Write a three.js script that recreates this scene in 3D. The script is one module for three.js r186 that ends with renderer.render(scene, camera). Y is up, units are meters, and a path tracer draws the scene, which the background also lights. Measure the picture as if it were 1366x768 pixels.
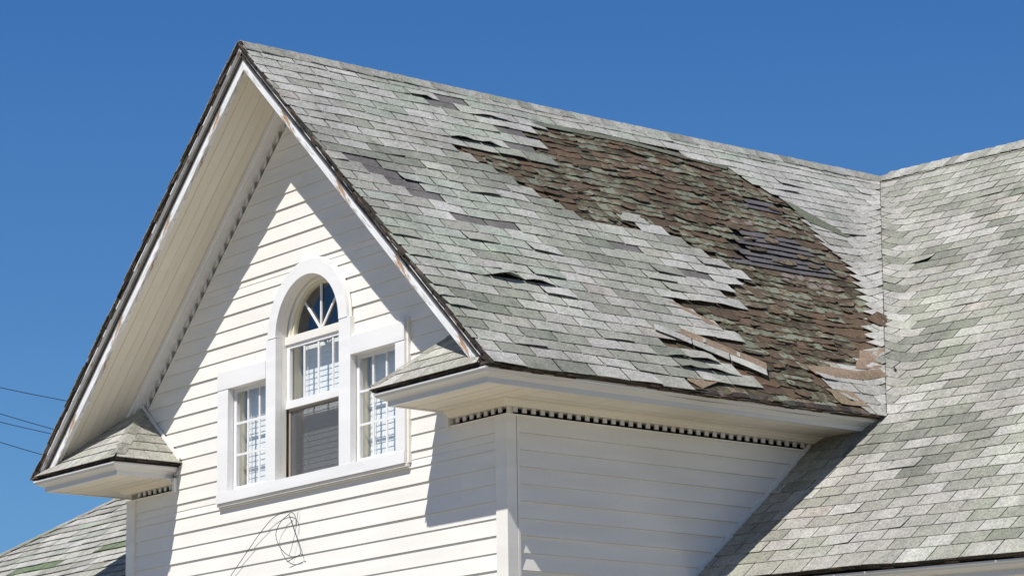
import * as THREE from 'three';
import { mergeGeometries } from 'three/addons/utils/BufferGeometryUtils.js';

// ---------------------------------------------------------------- camera, sky, sun, exposure
const YE = 5.164;                                   // height of the gable wing's eave above the ground
const scene = new THREE.Scene();
const renderer = new THREE.WebGLRenderer({ antialias: true });
renderer.setSize(1024, 575);
renderer.toneMapping = THREE.LinearToneMapping;
renderer.toneMappingExposure = 1.2;
renderer.shadowMap.enabled = true;

const camera = new THREE.PerspectiveCamera(11.75, 1024 / 575, 0.1, 4000);
{
  const yaw = 0.8975, pit = 0.2191, roll = -0.014;
  const f = new THREE.Vector3(-Math.sin(yaw) * Math.cos(pit), Math.sin(pit), -Math.cos(yaw) * Math.cos(pit));
  const rt = new THREE.Vector3().crossVectors(f, new THREE.Vector3(0, 1, 0)).normalize();
  const up = new THREE.Vector3().crossVectors(rt, f);
  camera.position.set(17.4219, YE - 3.5644, 11.8325);
  camera.up.copy(up).multiplyScalar(Math.cos(roll)).addScaledVector(rt, -Math.sin(roll));
  camera.lookAt(camera.position.clone().add(f));
}
{ // clear blue sky: deeper towards the zenith, paler towards the horizon
  const w = 64, h = 512, d = new Float32Array(w * h * 4);
  const stops = [[-90, .14, .13, .11], [-1, .18, .21, .24], [0, .27, .45, .62], [3, .185, .37, .575], [7, .116, .285, .52], [12, .069, .20, .448], [18, .041, .141, .375], [30, .031, .109, .318], [60, .024, .086, .262], [90, .022, .079, .246]];
  for (let j = 0; j < h; j++) {
    const e = ((j + .5) / h - .5) * 180; let k = 0;
    while (k < stops.length - 2 && e > stops[k + 1][0]) k++;
    const a = stops[k], b = stops[k + 1], t = Math.min(1, Math.max(0, (e - a[0]) / (b[0] - a[0])));
    for (let i = 0; i < w; i++) { const o = (j * w + i) * 4; for (let c = 0; c < 3; c++) d[o + c] = a[c + 1] + (b[c + 1] - a[c + 1]) * t; d[o + 3] = 1; }
  }
  const t = new THREE.DataTexture(d, w, h, THREE.RGBAFormat, THREE.FloatType);
  t.mapping = THREE.EquirectangularReflectionMapping; t.magFilter = THREE.LinearFilter; t.minFilter = THREE.LinearFilter; t.needsUpdate = true;
  scene.background = t; scene.environment = t;
}
const sun = new THREE.DirectionalLight(new THREE.Color(1, .965, .90), 4.5);
sun.position.set(.1974, 1, .7007).multiplyScalar(40).add(new THREE.Vector3(0, YE, -2));
sun.target.position.set(0, YE, -2);
sun.castShadow = true;
Object.assign(sun.shadow.camera, { left: -14, right: 14, top: 14, bottom: -14, near: 1, far: 90 });
sun.shadow.mapSize.set(4096, 4096);
scene.add(sun, sun.target);

// ---------------------------------------------------------------- helpers
const V = (x, y, z) => new THREE.Vector3(x, y, z);
function rng(seed) { let a = seed >>> 0; return () => { a = (a + 0x6D2B79F5) >>> 0; let t = a; t = Math.imul(t ^ (t >>> 15), t | 1); t ^= t + Math.imul(t ^ (t >>> 7), t | 61); return ((t ^ (t >>> 14)) >>> 0) / 4294967296; }; }
const hash = (i, j) => { let n = Math.imul(i | 0, 374761393) + Math.imul(j | 0, 668265263); n = Math.imul(n ^ (n >>> 13), 1274126177); return ((n ^ (n >>> 16)) >>> 0) / 4294967296; };
function noise(x, y) { const i = Math.floor(x), j = Math.floor(y), u = x - i, v = y - j, s = u * u * (3 - 2 * u), t = v * v * (3 - 2 * v); return (hash(i, j) * (1 - s) + hash(i + 1, j) * s) * (1 - t) + (hash(i, j + 1) * (1 - s) + hash(i + 1, j + 1) * s) * t; }
function wnoise(x, y, p) { // tileable with period p
  const m = (n) => ((n % p) + p) % p, i = Math.floor(x), j = Math.floor(y), u = x - i, v = y - j, s = u * u * (3 - 2 * u), t = v * v * (3 - 2 * v);
  return (hash(m(i), m(j)) * (1 - s) + hash(m(i + 1), m(j)) * s) * (1 - t) + (hash(m(i), m(j + 1)) * (1 - s) + hash(m(i + 1), m(j + 1)) * s) * t;
}
function tex(n, fn, srgb = true) {
  const d = new Uint8Array(n * n * 4);
  for (let j = 0; j < n; j++) for (let i = 0; i < n; i++) { const c = fn(i / n, j / n, i, j), o = (j * n + i) * 4; for (let k = 0; k < 3; k++) d[o + k] = Math.max(0, Math.min(255, Math.round(c[k]))); d[o + 3] = 255; }
  const t = new THREE.DataTexture(d, n, n, THREE.RGBAFormat); t.wrapS = t.wrapT = THREE.RepeatWrapping; t.magFilter = THREE.LinearFilter; t.minFilter = THREE.LinearMipmapLinearFilter; t.generateMipmaps = true;
  if (srgb) t.colorSpace = THREE.SRGBColorSpace; t.needsUpdate = true; return t;
}
const rep = (t, k) => { t.repeat.set(k, k); return t; };      // uv are metres: k tiles per metre

// geometry collector: flat faces, uv in metres
class Geo {
  constructor() { this.p = []; this.u = []; }
  tri(a, b, c, ua, ub, uc) { this.p.push(a.x, a.y, a.z, b.x, b.y, b.z, c.x, c.y, c.z); this.u.push(...ua, ...ub, ...uc); }
  quad(a, b, c, d, ua = [0, 0], ub = [a.distanceTo(b), 0], uc = [a.distanceTo(b), b.distanceTo(c)], ud = [0, a.distanceTo(d)]) { this.tri(a, b, c, ua, ub, uc); this.tri(a, c, d, ua, uc, ud); }
  box(x0, x1, y0, y1, z0, z1) {
    const q = (a, b, c, d) => this.quad(V(...a), V(...b), V(...c), V(...d));
    q([x0, y0, z1], [x1, y0, z1], [x1, y1, z1], [x0, y1, z1]); q([x1, y0, z0], [x0, y0, z0], [x0, y1, z0], [x1, y1, z0]);
    q([x1, y0, z1], [x1, y0, z0], [x1, y1, z0], [x1, y1, z1]); q([x0, y0, z0], [x0, y0, z1], [x0, y1, z1], [x0, y1, z0]);
    q([x0, y1, z1], [x1, y1, z1], [x1, y1, z0], [x0, y1, z0]); q([x0, y0, z0], [x1, y0, z0], [x1, y0, z1], [x0, y0, z1]); return this;
  }
  // slab from an outline of top points (counter-clockwise seen from outside) and the matching under points
  slab(top, bot, uv) {
    const n = top.length, c = V(0, 0, 0), cb = V(0, 0, 0), cu = [0, 0];
    for (let i = 0; i < n; i++) { c.add(top[i]); cb.add(bot[i]); cu[0] += uv[i][0] / n; cu[1] += uv[i][1] / n; }
    c.multiplyScalar(1 / n); cb.multiplyScalar(1 / n);
    for (let i = 0; i < n; i++) {
      const j = (i + 1) % n;
      this.tri(c, top[i], top[j], cu, uv[i], uv[j]); this.tri(cb, bot[j], bot[i], cu, uv[j], uv[i]);
      this.quad(bot[i], bot[j], top[j], top[i], uv[i], uv[j], uv[j], uv[i]);
    }
    return this;
  }
  build() { const g = new THREE.BufferGeometry(); g.setAttribute('position', new THREE.Float32BufferAttribute(this.p, 3)); g.setAttribute('uv', new THREE.Float32BufferAttribute(this.u, 2)); g.computeVertexNormals(); return g; }
}
const strip = (g) => { const r = g.index ? g.toNonIndexed() : g; for (const k of Object.keys(r.attributes)) if (!['position', 'normal', 'uv'].includes(k)) r.deleteAttribute(k); return r; };
function add(parent, name, geo, mat, o = {}) {        // one mesh with its origin at the middle of its shape
  const g = geo instanceof Geo ? geo.build() : geo;
  g.computeBoundingBox(); const c = g.boundingBox.getCenter(V(0, 0, 0)); if (o.base) c.y = g.boundingBox.min.y; if (o.noCentre) c.set(0, 0, 0);
  g.translate(-c.x, -c.y, -c.z);
  const m = new THREE.Mesh(g, mat); m.name = name; m.position.copy(c); m.castShadow = m.receiveShadow = true;
  if (parent.userData.off) m.position.sub(parent.userData.off);
  m.userData.off = parent.userData.abs0 ? c.clone() : (parent.userData.off ? c.clone() : c.clone());
  if (o.kind) m.userData.kind = o.kind; if (o.label) m.userData.label = o.label;
  parent.add(m); return m;
}
function clip(poly, f) {                              // keep the part of a 2D outline where f >= 0
  const out = [];
  for (let i = 0; i < poly.length; i++) { const a = poly[i], b = poly[(i + 1) % poly.length], fa = f(a), fb = f(b); if (fa >= 0) out.push(a); if (fa >= 0 !== fb >= 0) { const t = fa / (fa - fb); out.push([a[0] + (b[0] - a[0]) * t, a[1] + (b[1] - a[1]) * t]); } }
  return out;
}
function inside(p, poly) { let r = false; for (let i = 0, j = poly.length - 1; i < poly.length; j = i++) { const [xi, yi] = poly[i], [xj, yj] = poly[j]; if (yi > p[1] !== yj > p[1] && p[0] < (xj - xi) * (p[1] - yi) / (yj - yi) + xi) r = !r; } return r; }

// ---------------------------------------------------------------- materials
// granules with stains that run on from tab to tab (6 m sheet)
const granule = tex(2048, (u, v, i, j) => {
  const g = hash(i, j), d = wnoise(u * 640, v * 640, 640), e = wnoise(u * 260, v * 260, 260), b = wnoise(u * 46, v * 30, 60 * 46), c = wnoise(u * 17, v * 9, 17 * 9), st = wnoise(u * 70, v * 12, 840);
  let k = 196 + (g - .5) * 36 + (d - .5) * 48 + (e - .5) * 18 + (b - .5) * 22 + (c - .5) * 20 + (st - .5) * 14; if (hash(i >> 2, (j >> 2) + 77) > .994) k -= 55;
  const t = Math.max(0, Math.min(1, (wnoise(u * 34 + 5, v * 26, 34 * 26) * .6 + c * .4 - .42) * 3));   // faint algae tint
  return [k * (1 - .045 * t), k * (1 - .022 * t), k * (1 - .055 * t)];
});
rep(granule, 1 / 6);
const granuleBump = rep(tex(256, (u, v, i, j) => { const k = 255 * (hash(i + 5, j) * .6 + wnoise(u * 16, v * 16, 16) * .4); return [k, k, k]; }, false), 1.7);
const col = (hex, k = 1) => new THREE.Color(hex).multiplyScalar(k);
const shingleMat = (hex, k = 1.08) => new THREE.MeshStandardMaterial({ color: col(hex, k), map: granule, bumpMap: granuleBump, bumpScale: .0016, roughness: .95 });
const PALE = ['#cdc9c1', '#c3bfb6', '#b9b6ab', '#afada1', '#a3a295', '#c4bcb2', '#d5d1ca', '#bcbfb3', '#98998c'].map((c) => shingleMat(c));
const bareMat = shingleMat('#8f8886', .85);
const greenMat = shingleMat('#a3a78f', .62), greenBrightMat = shingleMat('#9aab84', .72);
// worn under-layer: brown felt with patches of left-over green granules
function wornTex(green, cover, base) {
  return rep(tex(256, (u, v, i, j) => {
    const lowEdge = v < .16 ? 1 - v / .16 : 0, n = wnoise(u * 5 + .3, v * 8, 40) * .55 + wnoise(u * 20, v * 30, 60) * .3 + wnoise(u * 48, v * 48, 48) * .15 + lowEdge * .2 - .1, g = hash(i, j + 31);
    const m = Math.max(0, Math.min(1, (n - (1 - cover)) * 9)), sp = .78 + g * .44, st = .8 + .4 * wnoise(u * 30, v * 6, 30);
    const spot = hash(i >> 2, (j >> 1) + 400) > .9965 ? 95 : 0;
    return [0, 1, 2].map((k) => (base[k] * st * (1 - m) + green[k] * m) * sp + spot);
  }), 1.9);
}
const BR = [109, 94, 77], DK = [92, 82, 69];
const wt = [wornTex([132, 138, 124], .54, BR), wornTex([122, 126, 108], .48, DK), wornTex([150, 144, 140], .5, BR), wornTex([110, 96, 78], .5, BR)];
const wornMat = (t, hex, k = 1) => new THREE.MeshStandardMaterial({ color: col(hex, k), map: t, bumpMap: granuleBump, bumpScale: .004, roughness: .92 });
const WORN = [wornMat(wt[3], '#d0c5bc'), wornMat(wt[3], '#b7aaa0'), wornMat(wt[3], '#ddcdbd'), wornMat(wt[0], '#e9e8de'), wornMat(wt[0], '#cfd0c6'), wornMat(wt[1], '#d4d2c2'), wornMat(wt[2], '#d6d0cc'), wornMat(wt[1], '#b6ad98')];
const slateMat = shingleMat('#8a8486', .68), tanMat = new THREE.MeshStandardMaterial({ color: col('#bba188', .85), map: granule, roughness: .95 });
const feltMat = new THREE.MeshStandardMaterial({ color: col('#3a342f'), map: granule, roughness: 1 });
const deckMat = new THREE.MeshStandardMaterial({ color: col('#5a534d'), map: granule, roughness: 1 });
const sidTex = rep(tex(256, (u, v, i, j) => { const k = 244 + (wnoise(u * 6, v * 40, 40) - .5) * 8 + (hash(i, j) - .5) * 5 + (wnoise(u * 5, v * 5, 5) - .5) * 7; return [k, k - 1, k - 3]; }), .5);
const sidingMat = new THREE.MeshStandardMaterial({ color: col('#efece7'), map: sidTex, roughness: .55 });
const trimMat = new THREE.MeshStandardMaterial({ color: col('#eeeef0'), map: sidTex, roughness: .5 });
const alumMat = new THREE.MeshStandardMaterial({ color: col('#dcdcdc'), map: sidTex, roughness: .42 });
const soffitMat = new THREE.MeshStandardMaterial({ color: col('#ebe5d8'), map: sidTex, roughness: .7 });
// old paint peeling off bare wood, in lengthwise flakes
const peelTex = tex(512, (u, v, i, j) => {
  const n = wnoise(u * 6, v * 40, 240) * .45 + wnoise(u * 24, v * 90, 240) * .35 + wnoise(u * 3, v * 8, 240) * .35, g = hash(i, j);
  if (n > .83) { const w = wnoise(u * 40, v * 200, 240); return [150 + w * 50, 118 + w * 45, 92 + w * 35]; }
  const k = 232 + (g - .5) * 8 - (n > .70 ? 26 : 0) + (wnoise(u * 8, v * 60, 240) - .5) * 20; return [k, k, k + 1];
});
rep(peelTex, 1);
const peelMat = new THREE.MeshStandardMaterial({ map: peelTex, color: col('#f4f4f4'), roughness: .65 });
const woodMat = new THREE.MeshStandardMaterial({ color: col('#b08a6c'), map: wt[3], roughness: .9 });
const edgeMats = ['#4a4038', '#66554a', '#3d3733', '#87746a', '#5a5a50'].map((c) => new THREE.MeshStandardMaterial({ color: col(c), map: granule, roughness: 1 }));
const glassMat = new THREE.MeshPhysicalMaterial({ color: 0xffffff, transmission: 1, thickness: 0, roughness: .015, ior: 1.5 });
const blindMat = new THREE.MeshStandardMaterial({ color: col('#dfe4e6'), roughness: .6 });
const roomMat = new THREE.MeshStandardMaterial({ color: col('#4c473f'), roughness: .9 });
const linerMat = new THREE.MeshStandardMaterial({ color: col('#d9d2b8'), roughness: .7 });
const screenMat = new THREE.MeshStandardMaterial({ color: col('#55565a'), roughness: .9, transparent: true, opacity: .44 });
const screenFrameMat = new THREE.MeshStandardMaterial({ color: col('#9b8f84'), roughness: .6 });
const wireMat = new THREE.MeshStandardMaterial({ color: col('#2b2b2d'), roughness: .6 });

// ---------------------------------------------------------------- ground
function ground() {
  const t = rep(tex(512, (u, v, i, j) => { const n = wnoise(u * 8, v * 8, 8), m = wnoise(u * 64, v * 64, 64), g = hash(i, j); const k = .7 + .35 * m + .3 * (g - .5); return [(118 + 26 * n) * k, (110 + 20 * n) * k, (76 + 16 * n) * k]; }), .25);
  const g = new THREE.Mesh(new THREE.PlaneGeometry(1600, 1600, 1, 1).rotateX(-Math.PI / 2), new THREE.MeshStandardMaterial({ map: t, roughness: 1 }));
  const uv = g.geometry.attributes.uv; for (let i = 0; i < uv.count; i++) uv.setXY(i, uv.getX(i) * 1600, uv.getY(i) * 1600);
  g.name = 'ground'; g.receiveShadow = true; g.userData = { kind: 'structure', label: 'dry grass yard around the house', category: 'ground' }; scene.add(g);
  const ct = rep(tex(512, (u, v, i, j) => { const k = 196 + (hash(i, j) - .5) * 26 + (wnoise(u * 9, v * 9, 9) - .5) * 26; return [k * .78, k * .735, k * .64]; }), .3);
  const d = new THREE.Mesh(new THREE.BoxGeometry(34, .12, 26), new THREE.MeshStandardMaterial({ map: ct, roughness: .95 }));
  const du = d.geometry.attributes.uv; for (let i = 0; i < du.count; i++) du.setXY(i, du.getX(i) * 34, du.getY(i) * 26);
  d.position.set(6, -.02, 13.2); d.name = 'pavement'; d.receiveShadow = d.castShadow = true; d.userData = { kind: 'structure', label: 'pale concrete paving in front of the house', category: 'pavement' }; scene.add(d);
}
ground();

// ---------------------------------------------------------------- dimensions (metres, heights relative to the eave)
const E = 3.1, H = 3.0, DF = .6116, W = 2.5157, ZR = -6.4666, MZ = .8755, MT = -.0383, HM = 3.0269;
const L = Math.hypot(E, H), XF = 2.985, ZF = .536, YS = -.115, GND = -YE;
const STEP = .1192, SID0 = -.3305;
const ZE = ZR + (HM + 1.1602) / MZ, CA = 1 / Math.hypot(1, MZ), LM = (ZE - ZR) / CA;
const house = new THREE.Group(); house.name = 'house'; scene.add(house);
house.userData = { label: 'cream clapboard gable house with storm damaged grey shingle roof and arched window', category: 'house' };
const parts = new THREE.Group();                      // builder frame only: parts get lifted to the eave height below
const part = (name, geo, mat, o) => { const m = add(parts, name, geo, mat, o); return m; };

// roof surfaces
const planeM = (x, z) => HM - MZ * (z - ZR) + MT * x;
function fillet(yR, yM, y) { const k = Math.max(.02, .34 * Math.min(1, (H - y) / .8) * Math.min(1, Math.max(0, (y + .1) / .7))); const q = Math.max(k - Math.abs(yR - yM), 0) / k; return k / 4 * q * q; }
const NR = V(H / L, E / L, 0), NM = V(-MT, 1, MZ).normalize();
function surfR(z, s) { const x = E * (1 - s / L), y = H * s / L, w = (noise(z * 2.1 + 7, s * 2.3) - .5) * .016 + (noise(z * 5 + 3, s * 6) - .5) * .006; return V(x, y + fillet(y, planeM(x, z), y) + w, z); }
function surfM(x, s) { const z = ZE - s * CA, y = planeM(x, z), w = (noise(x * 1.7 + 30, s * 1.9) - .5) * .016; const yR = H * (1 - x / E); return V(x, y + (y > -.1 ? fillet(yR, y, y) : 0) + w, z); }
const valleyZ = (s) => ZR + (HM + MT * E * (1 - s / L) - H * s / L) / MZ;
const valleyX = (s) => { const z = ZE - s * CA; return (HM - MZ * (z - ZR) - H) / (-H / E - MT); };   // x on the valley at main-roof distance s

// one shingle: outline in (u,s) on a surface, lower edge lifted
function shinglePiece(poly, surf, n, lift, t, ru, flip = false) {
  const top = [], bot = [], uv = [];
  for (const [u, s] of poly) { const p = surf(u, s), l = lift(u, s); top.push(p.clone().addScaledVector(n, l)); bot.push(p.clone().addScaledVector(n, l - t)); uv.push([u + ru[0], s + ru[1]]); }
  if (flip) { top.reverse(); bot.reverse(); uv.reverse(); }
  return new Geo().slab(top, bot, uv);
}
function rect(u0, u1, s0, s1, nb = 4) { const p = []; for (let i = 0; i <= nb; i++) p.push([u0 + (u1 - u0) * i / nb, s0]); p.push([u1, (s0 + s1) / 2], [u1, s1], [(u0 + u1) / 2, s1], [u0, s1], [u0, (s0 + s1) / 2]); return p; }

// ---------------------------------------------------------------- gable roof, right slope
const EXP = .1285, TAB = .302, ROWS = 33;
const bare = [[-2.01, 3.90], [-2.76, 4.03], [-3.4, 3.97], [-3.72, 3.92], [-4.19, 3.87], [-4.32, 3.6], [-4.57, 3.44], [-4.57, 3.09], [-4.51, 2.65], [-4.54, 2.31], [-4.34, 1.9], [-4.11, 1.46], [-3.86, 1.18], [-3.76, .95], [-3.62, .80], [-3.2, .62], [-2.74, .54], [-2.75, .28], [-2.88, .16], [-2.99, -.1], [-1.27, -.1], [-1.24, .14], [-1.95, .15], [-1.95, .29], [-1.87, .45], [-1.50, .53], [-1.38, .62], [-1.70, .66], [-2.19, .79], [-2.11, 1.02], [-1.86, 1.25], [-2.59, 1.27], [-2.65, 1.56], [-3.03, 1.67], [-2.92, 1.93], [-2.84, 2.16], [-2.55, 2.37], [-2.3, 2.49], [-2.17, 2.62], [-2.25, 2.36], [-2.05, 2.33], [-1.69, 2.31], [-1.58, 2.53], [-1.5, 2.66], [-1.36, 2.78], [-1.17, 2.84], [-1.05, 2.92], [-.98, 3.06], [-.85, 3.2], [-1.1, 3.26], [-1.41, 3.22], [-1.54, 3.13], [-1.86, 3.32], [-1.9, 3.57]];
const gable = part('gable_roof', (() => { // deck under both layers of shingles
  const g = new Geo(), t = .05; const P = (z, s, l) => surfR(z, s).addScaledVector(NR, l);
  const n = 14;
  for (let i = 0; i < n; i++) { const s0 = L * i / n, s1 = L * (i + 1) / n;
    const a = [], b = [], m = 12; for (let k = 0; k <= m; k++) { a.push([.575 + (valleyZ(s0) - .1 - .575) * k / m, s0]); b.push([.575 + (valleyZ(s1) - .1 - .575) * k / m, s1]); }
    for (let k = 0; k < m; k++) { g.quad(P(...a[k], -.034), P(...a[k + 1], -.034), P(...b[k + 1], -.034), P(...b[k], -.034), a[k], a[k + 1], b[k + 1], b[k]); g.quad(P(...a[k + 1], -.034 - t), P(...a[k], -.034 - t), P(...b[k], -.034 - t), P(...b[k + 1], -.034 - t)); }
    g.quad(P(...a[0], -.034 - t), P(...a[0], -.034), P(...b[0], -.034), P(...b[0], -.034 - t));
  }
  return g;
})(), deckMat, { label: 'weathered grey shingle roof with a large torn brown patch' });

const missing = [[.44, 2.6], [.25, 2.47], [.10, 2.35], [-.02, 2.22], [-.25, 1.97], [-.5, 1.96], [-1.17, 4.05], [-1.34, 4.05], [-1.17, 3.93], [-1.99, 1.95], [-1.8, 3.71], [-2.55, 1.7], [-1.75, 3.45]];
// [z, s, lift, width] of tabs whose lower edge has come up
const lifted = [[-.95, 4.02, .022, .3], [-1.12, 3.32, .034, .6], [-1.45, 3.2, .02, .3], [.2, 1.11, .014, .3], [-.2, 1.15, .062, .42], [-.5, 1.15, .036, .4], [-1.5, .33, .032, .62], [-2.1, 1.33, .014, .8], [-2.9, 1.72, .022, .35], [.42, 2.6, .012, .3], [.0, 2.45, .016, .35], [.5, 1.55, .016, .25], [.55, .95, .012, .2], [.52, .72, .01, .2], [-1.6, 3.9, .024, .45], [-1.65, 3.66, .014, .3], [.48, 1.33, .013, .25], [-1.62, .5, .014, .4]];
function liftAt(z, s0) { let m = 0; for (const [a, b, l, w] of lifted) if (Math.abs(b - s0 - .01) < EXP * .55) { const d = Math.abs(z - a) / (w * .5); if (d < 1) m = Math.max(m, l * Math.min(1, (1 - d) * 2.2) * (.75 + .25 * Math.sin(z * 23))); } return m; }
const R1 = rng(11);
const laid = [];
{
  const tone = (z, s) => {
    const f = noise(z * 1.6 + 20, s * 2.2) * .65 + noise(z * 4, s * 5 + 9) * .35 + (R1() - .5) * .42;
    if (z < -3.0 && R1() < .55) return R1() < .5 ? 6 : 0;
    if (z > -.9 && s < 2.6 && s > 1.1 && R1() < .55) return 7;
    if (s > 2.9 && z < 0 && R1() < .5) return R1() < .5 ? 7 : 0;
    if (R1() < .02) return 5;
    return f > .66 ? 6 : f > .52 ? 0 : f > .42 ? 1 : f > .33 ? 2 : f > .25 ? 3 : f > .18 ? 4 : 8;
  };
  for (let k = 0; k < ROWS; k++) {
    const s0 = k * EXP - (k ? 0 : .025), s1 = (k + 1) * EXP;
    const off = -.003 - .023 * k - (k % 2 ? .148 : 0), zEnd = valleyZ(s0) - .02;
    const i0 = Math.ceil((DF - off) / TAB);
    for (let i = i0; ; i--) {
      let u1 = off + i * TAB, u0 = u1 - TAB; if (u1 < zEnd) break;
      if (u0 > DF) continue;
      const zc = (Math.max(u0, zEnd) + Math.min(u1, DF)) / 2, sc = (s0 + s1) / 2;
      const hole = inside([zc, sc], bare), east = zc < -2.95 && s0 > .1 || zc < -2.6 && s0 < .6;
      if (!east && hole) { continue; }
      const isMissing = missing.some(([a, b]) => a < u1 && a > u0 && Math.abs(b - sc) < EXP * .5);
      let a = u0 + .0062 + R1() * .002, b = Math.min(u1 - .0062, DF - R1() * .03);
      let poly = rect(a, b, s0 + (R1() - .5) * .008, s1 + .022);
      if (east) { // the far side of the torn patch is cut along its edge
        const edge = (s) => { let best = 9; for (let q = 0; q < bare.length; q++) { const [z1, y1] = bare[q], [z2, y2] = bare[(q + 1) % bare.length]; if ((y1 - s) * (y2 - s) <= 0 && y1 !== y2) { const z = z1 + (z2 - z1) * (s - y1) / (y2 - y1); if (z < best && inside([z + .02, s], bare)) best = z; } } return best; };
        const e = edge(sc); if (e < 5) { const jag = e + (R1() - .5) * .05; poly = clip(poly, (p) => jag - .02 - p[0] + (p[1] - s0) * .35); }
      }
      poly = clip(poly, (p) => p[0] - valleyZ(p[1]) - .008);
      if (poly.length < 3) continue;
      let ar = 0; for (let q = 0; q < poly.length; q++) { const [x1, y1] = poly[q], [x2, y2] = poly[(q + 1) % poly.length]; ar += x1 * y2 - x2 * y1; } if (Math.abs(ar) < .006) continue;
      const cu = (R1() < .16 ? R1() * .018 : R1() * .004), ph = R1() * 6;
      const lf = (u, s) => { const q = Math.max(0, 1 - (s - s0) / (s1 - s0)); return .002 + q * (.006 + cu * (.5 + .5 * Math.sin(ph + u * 9))) + liftAt(u, s0) * q * Math.sqrt(q); };
      const ru = [R1() * .05, R1() * .05];
      if (isMissing) { laid.push({ g: shinglePiece(poly, surfR, NR, (u, s) => -.001 + Math.max(0, 1 - (s - s0) / EXP) * .003, .003, ru, true), m: bareMat, n: 'bare_shingle' }); continue; }
      laid.push({ g: shinglePiece(poly, surfR, NR, lf, .0042, ru, true), m: PALE[tone(zc, sc)], n: 'shingle' });
    }
  }
}
for (const q of laid) add(gable, q.n, q.g, q.m);

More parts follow.
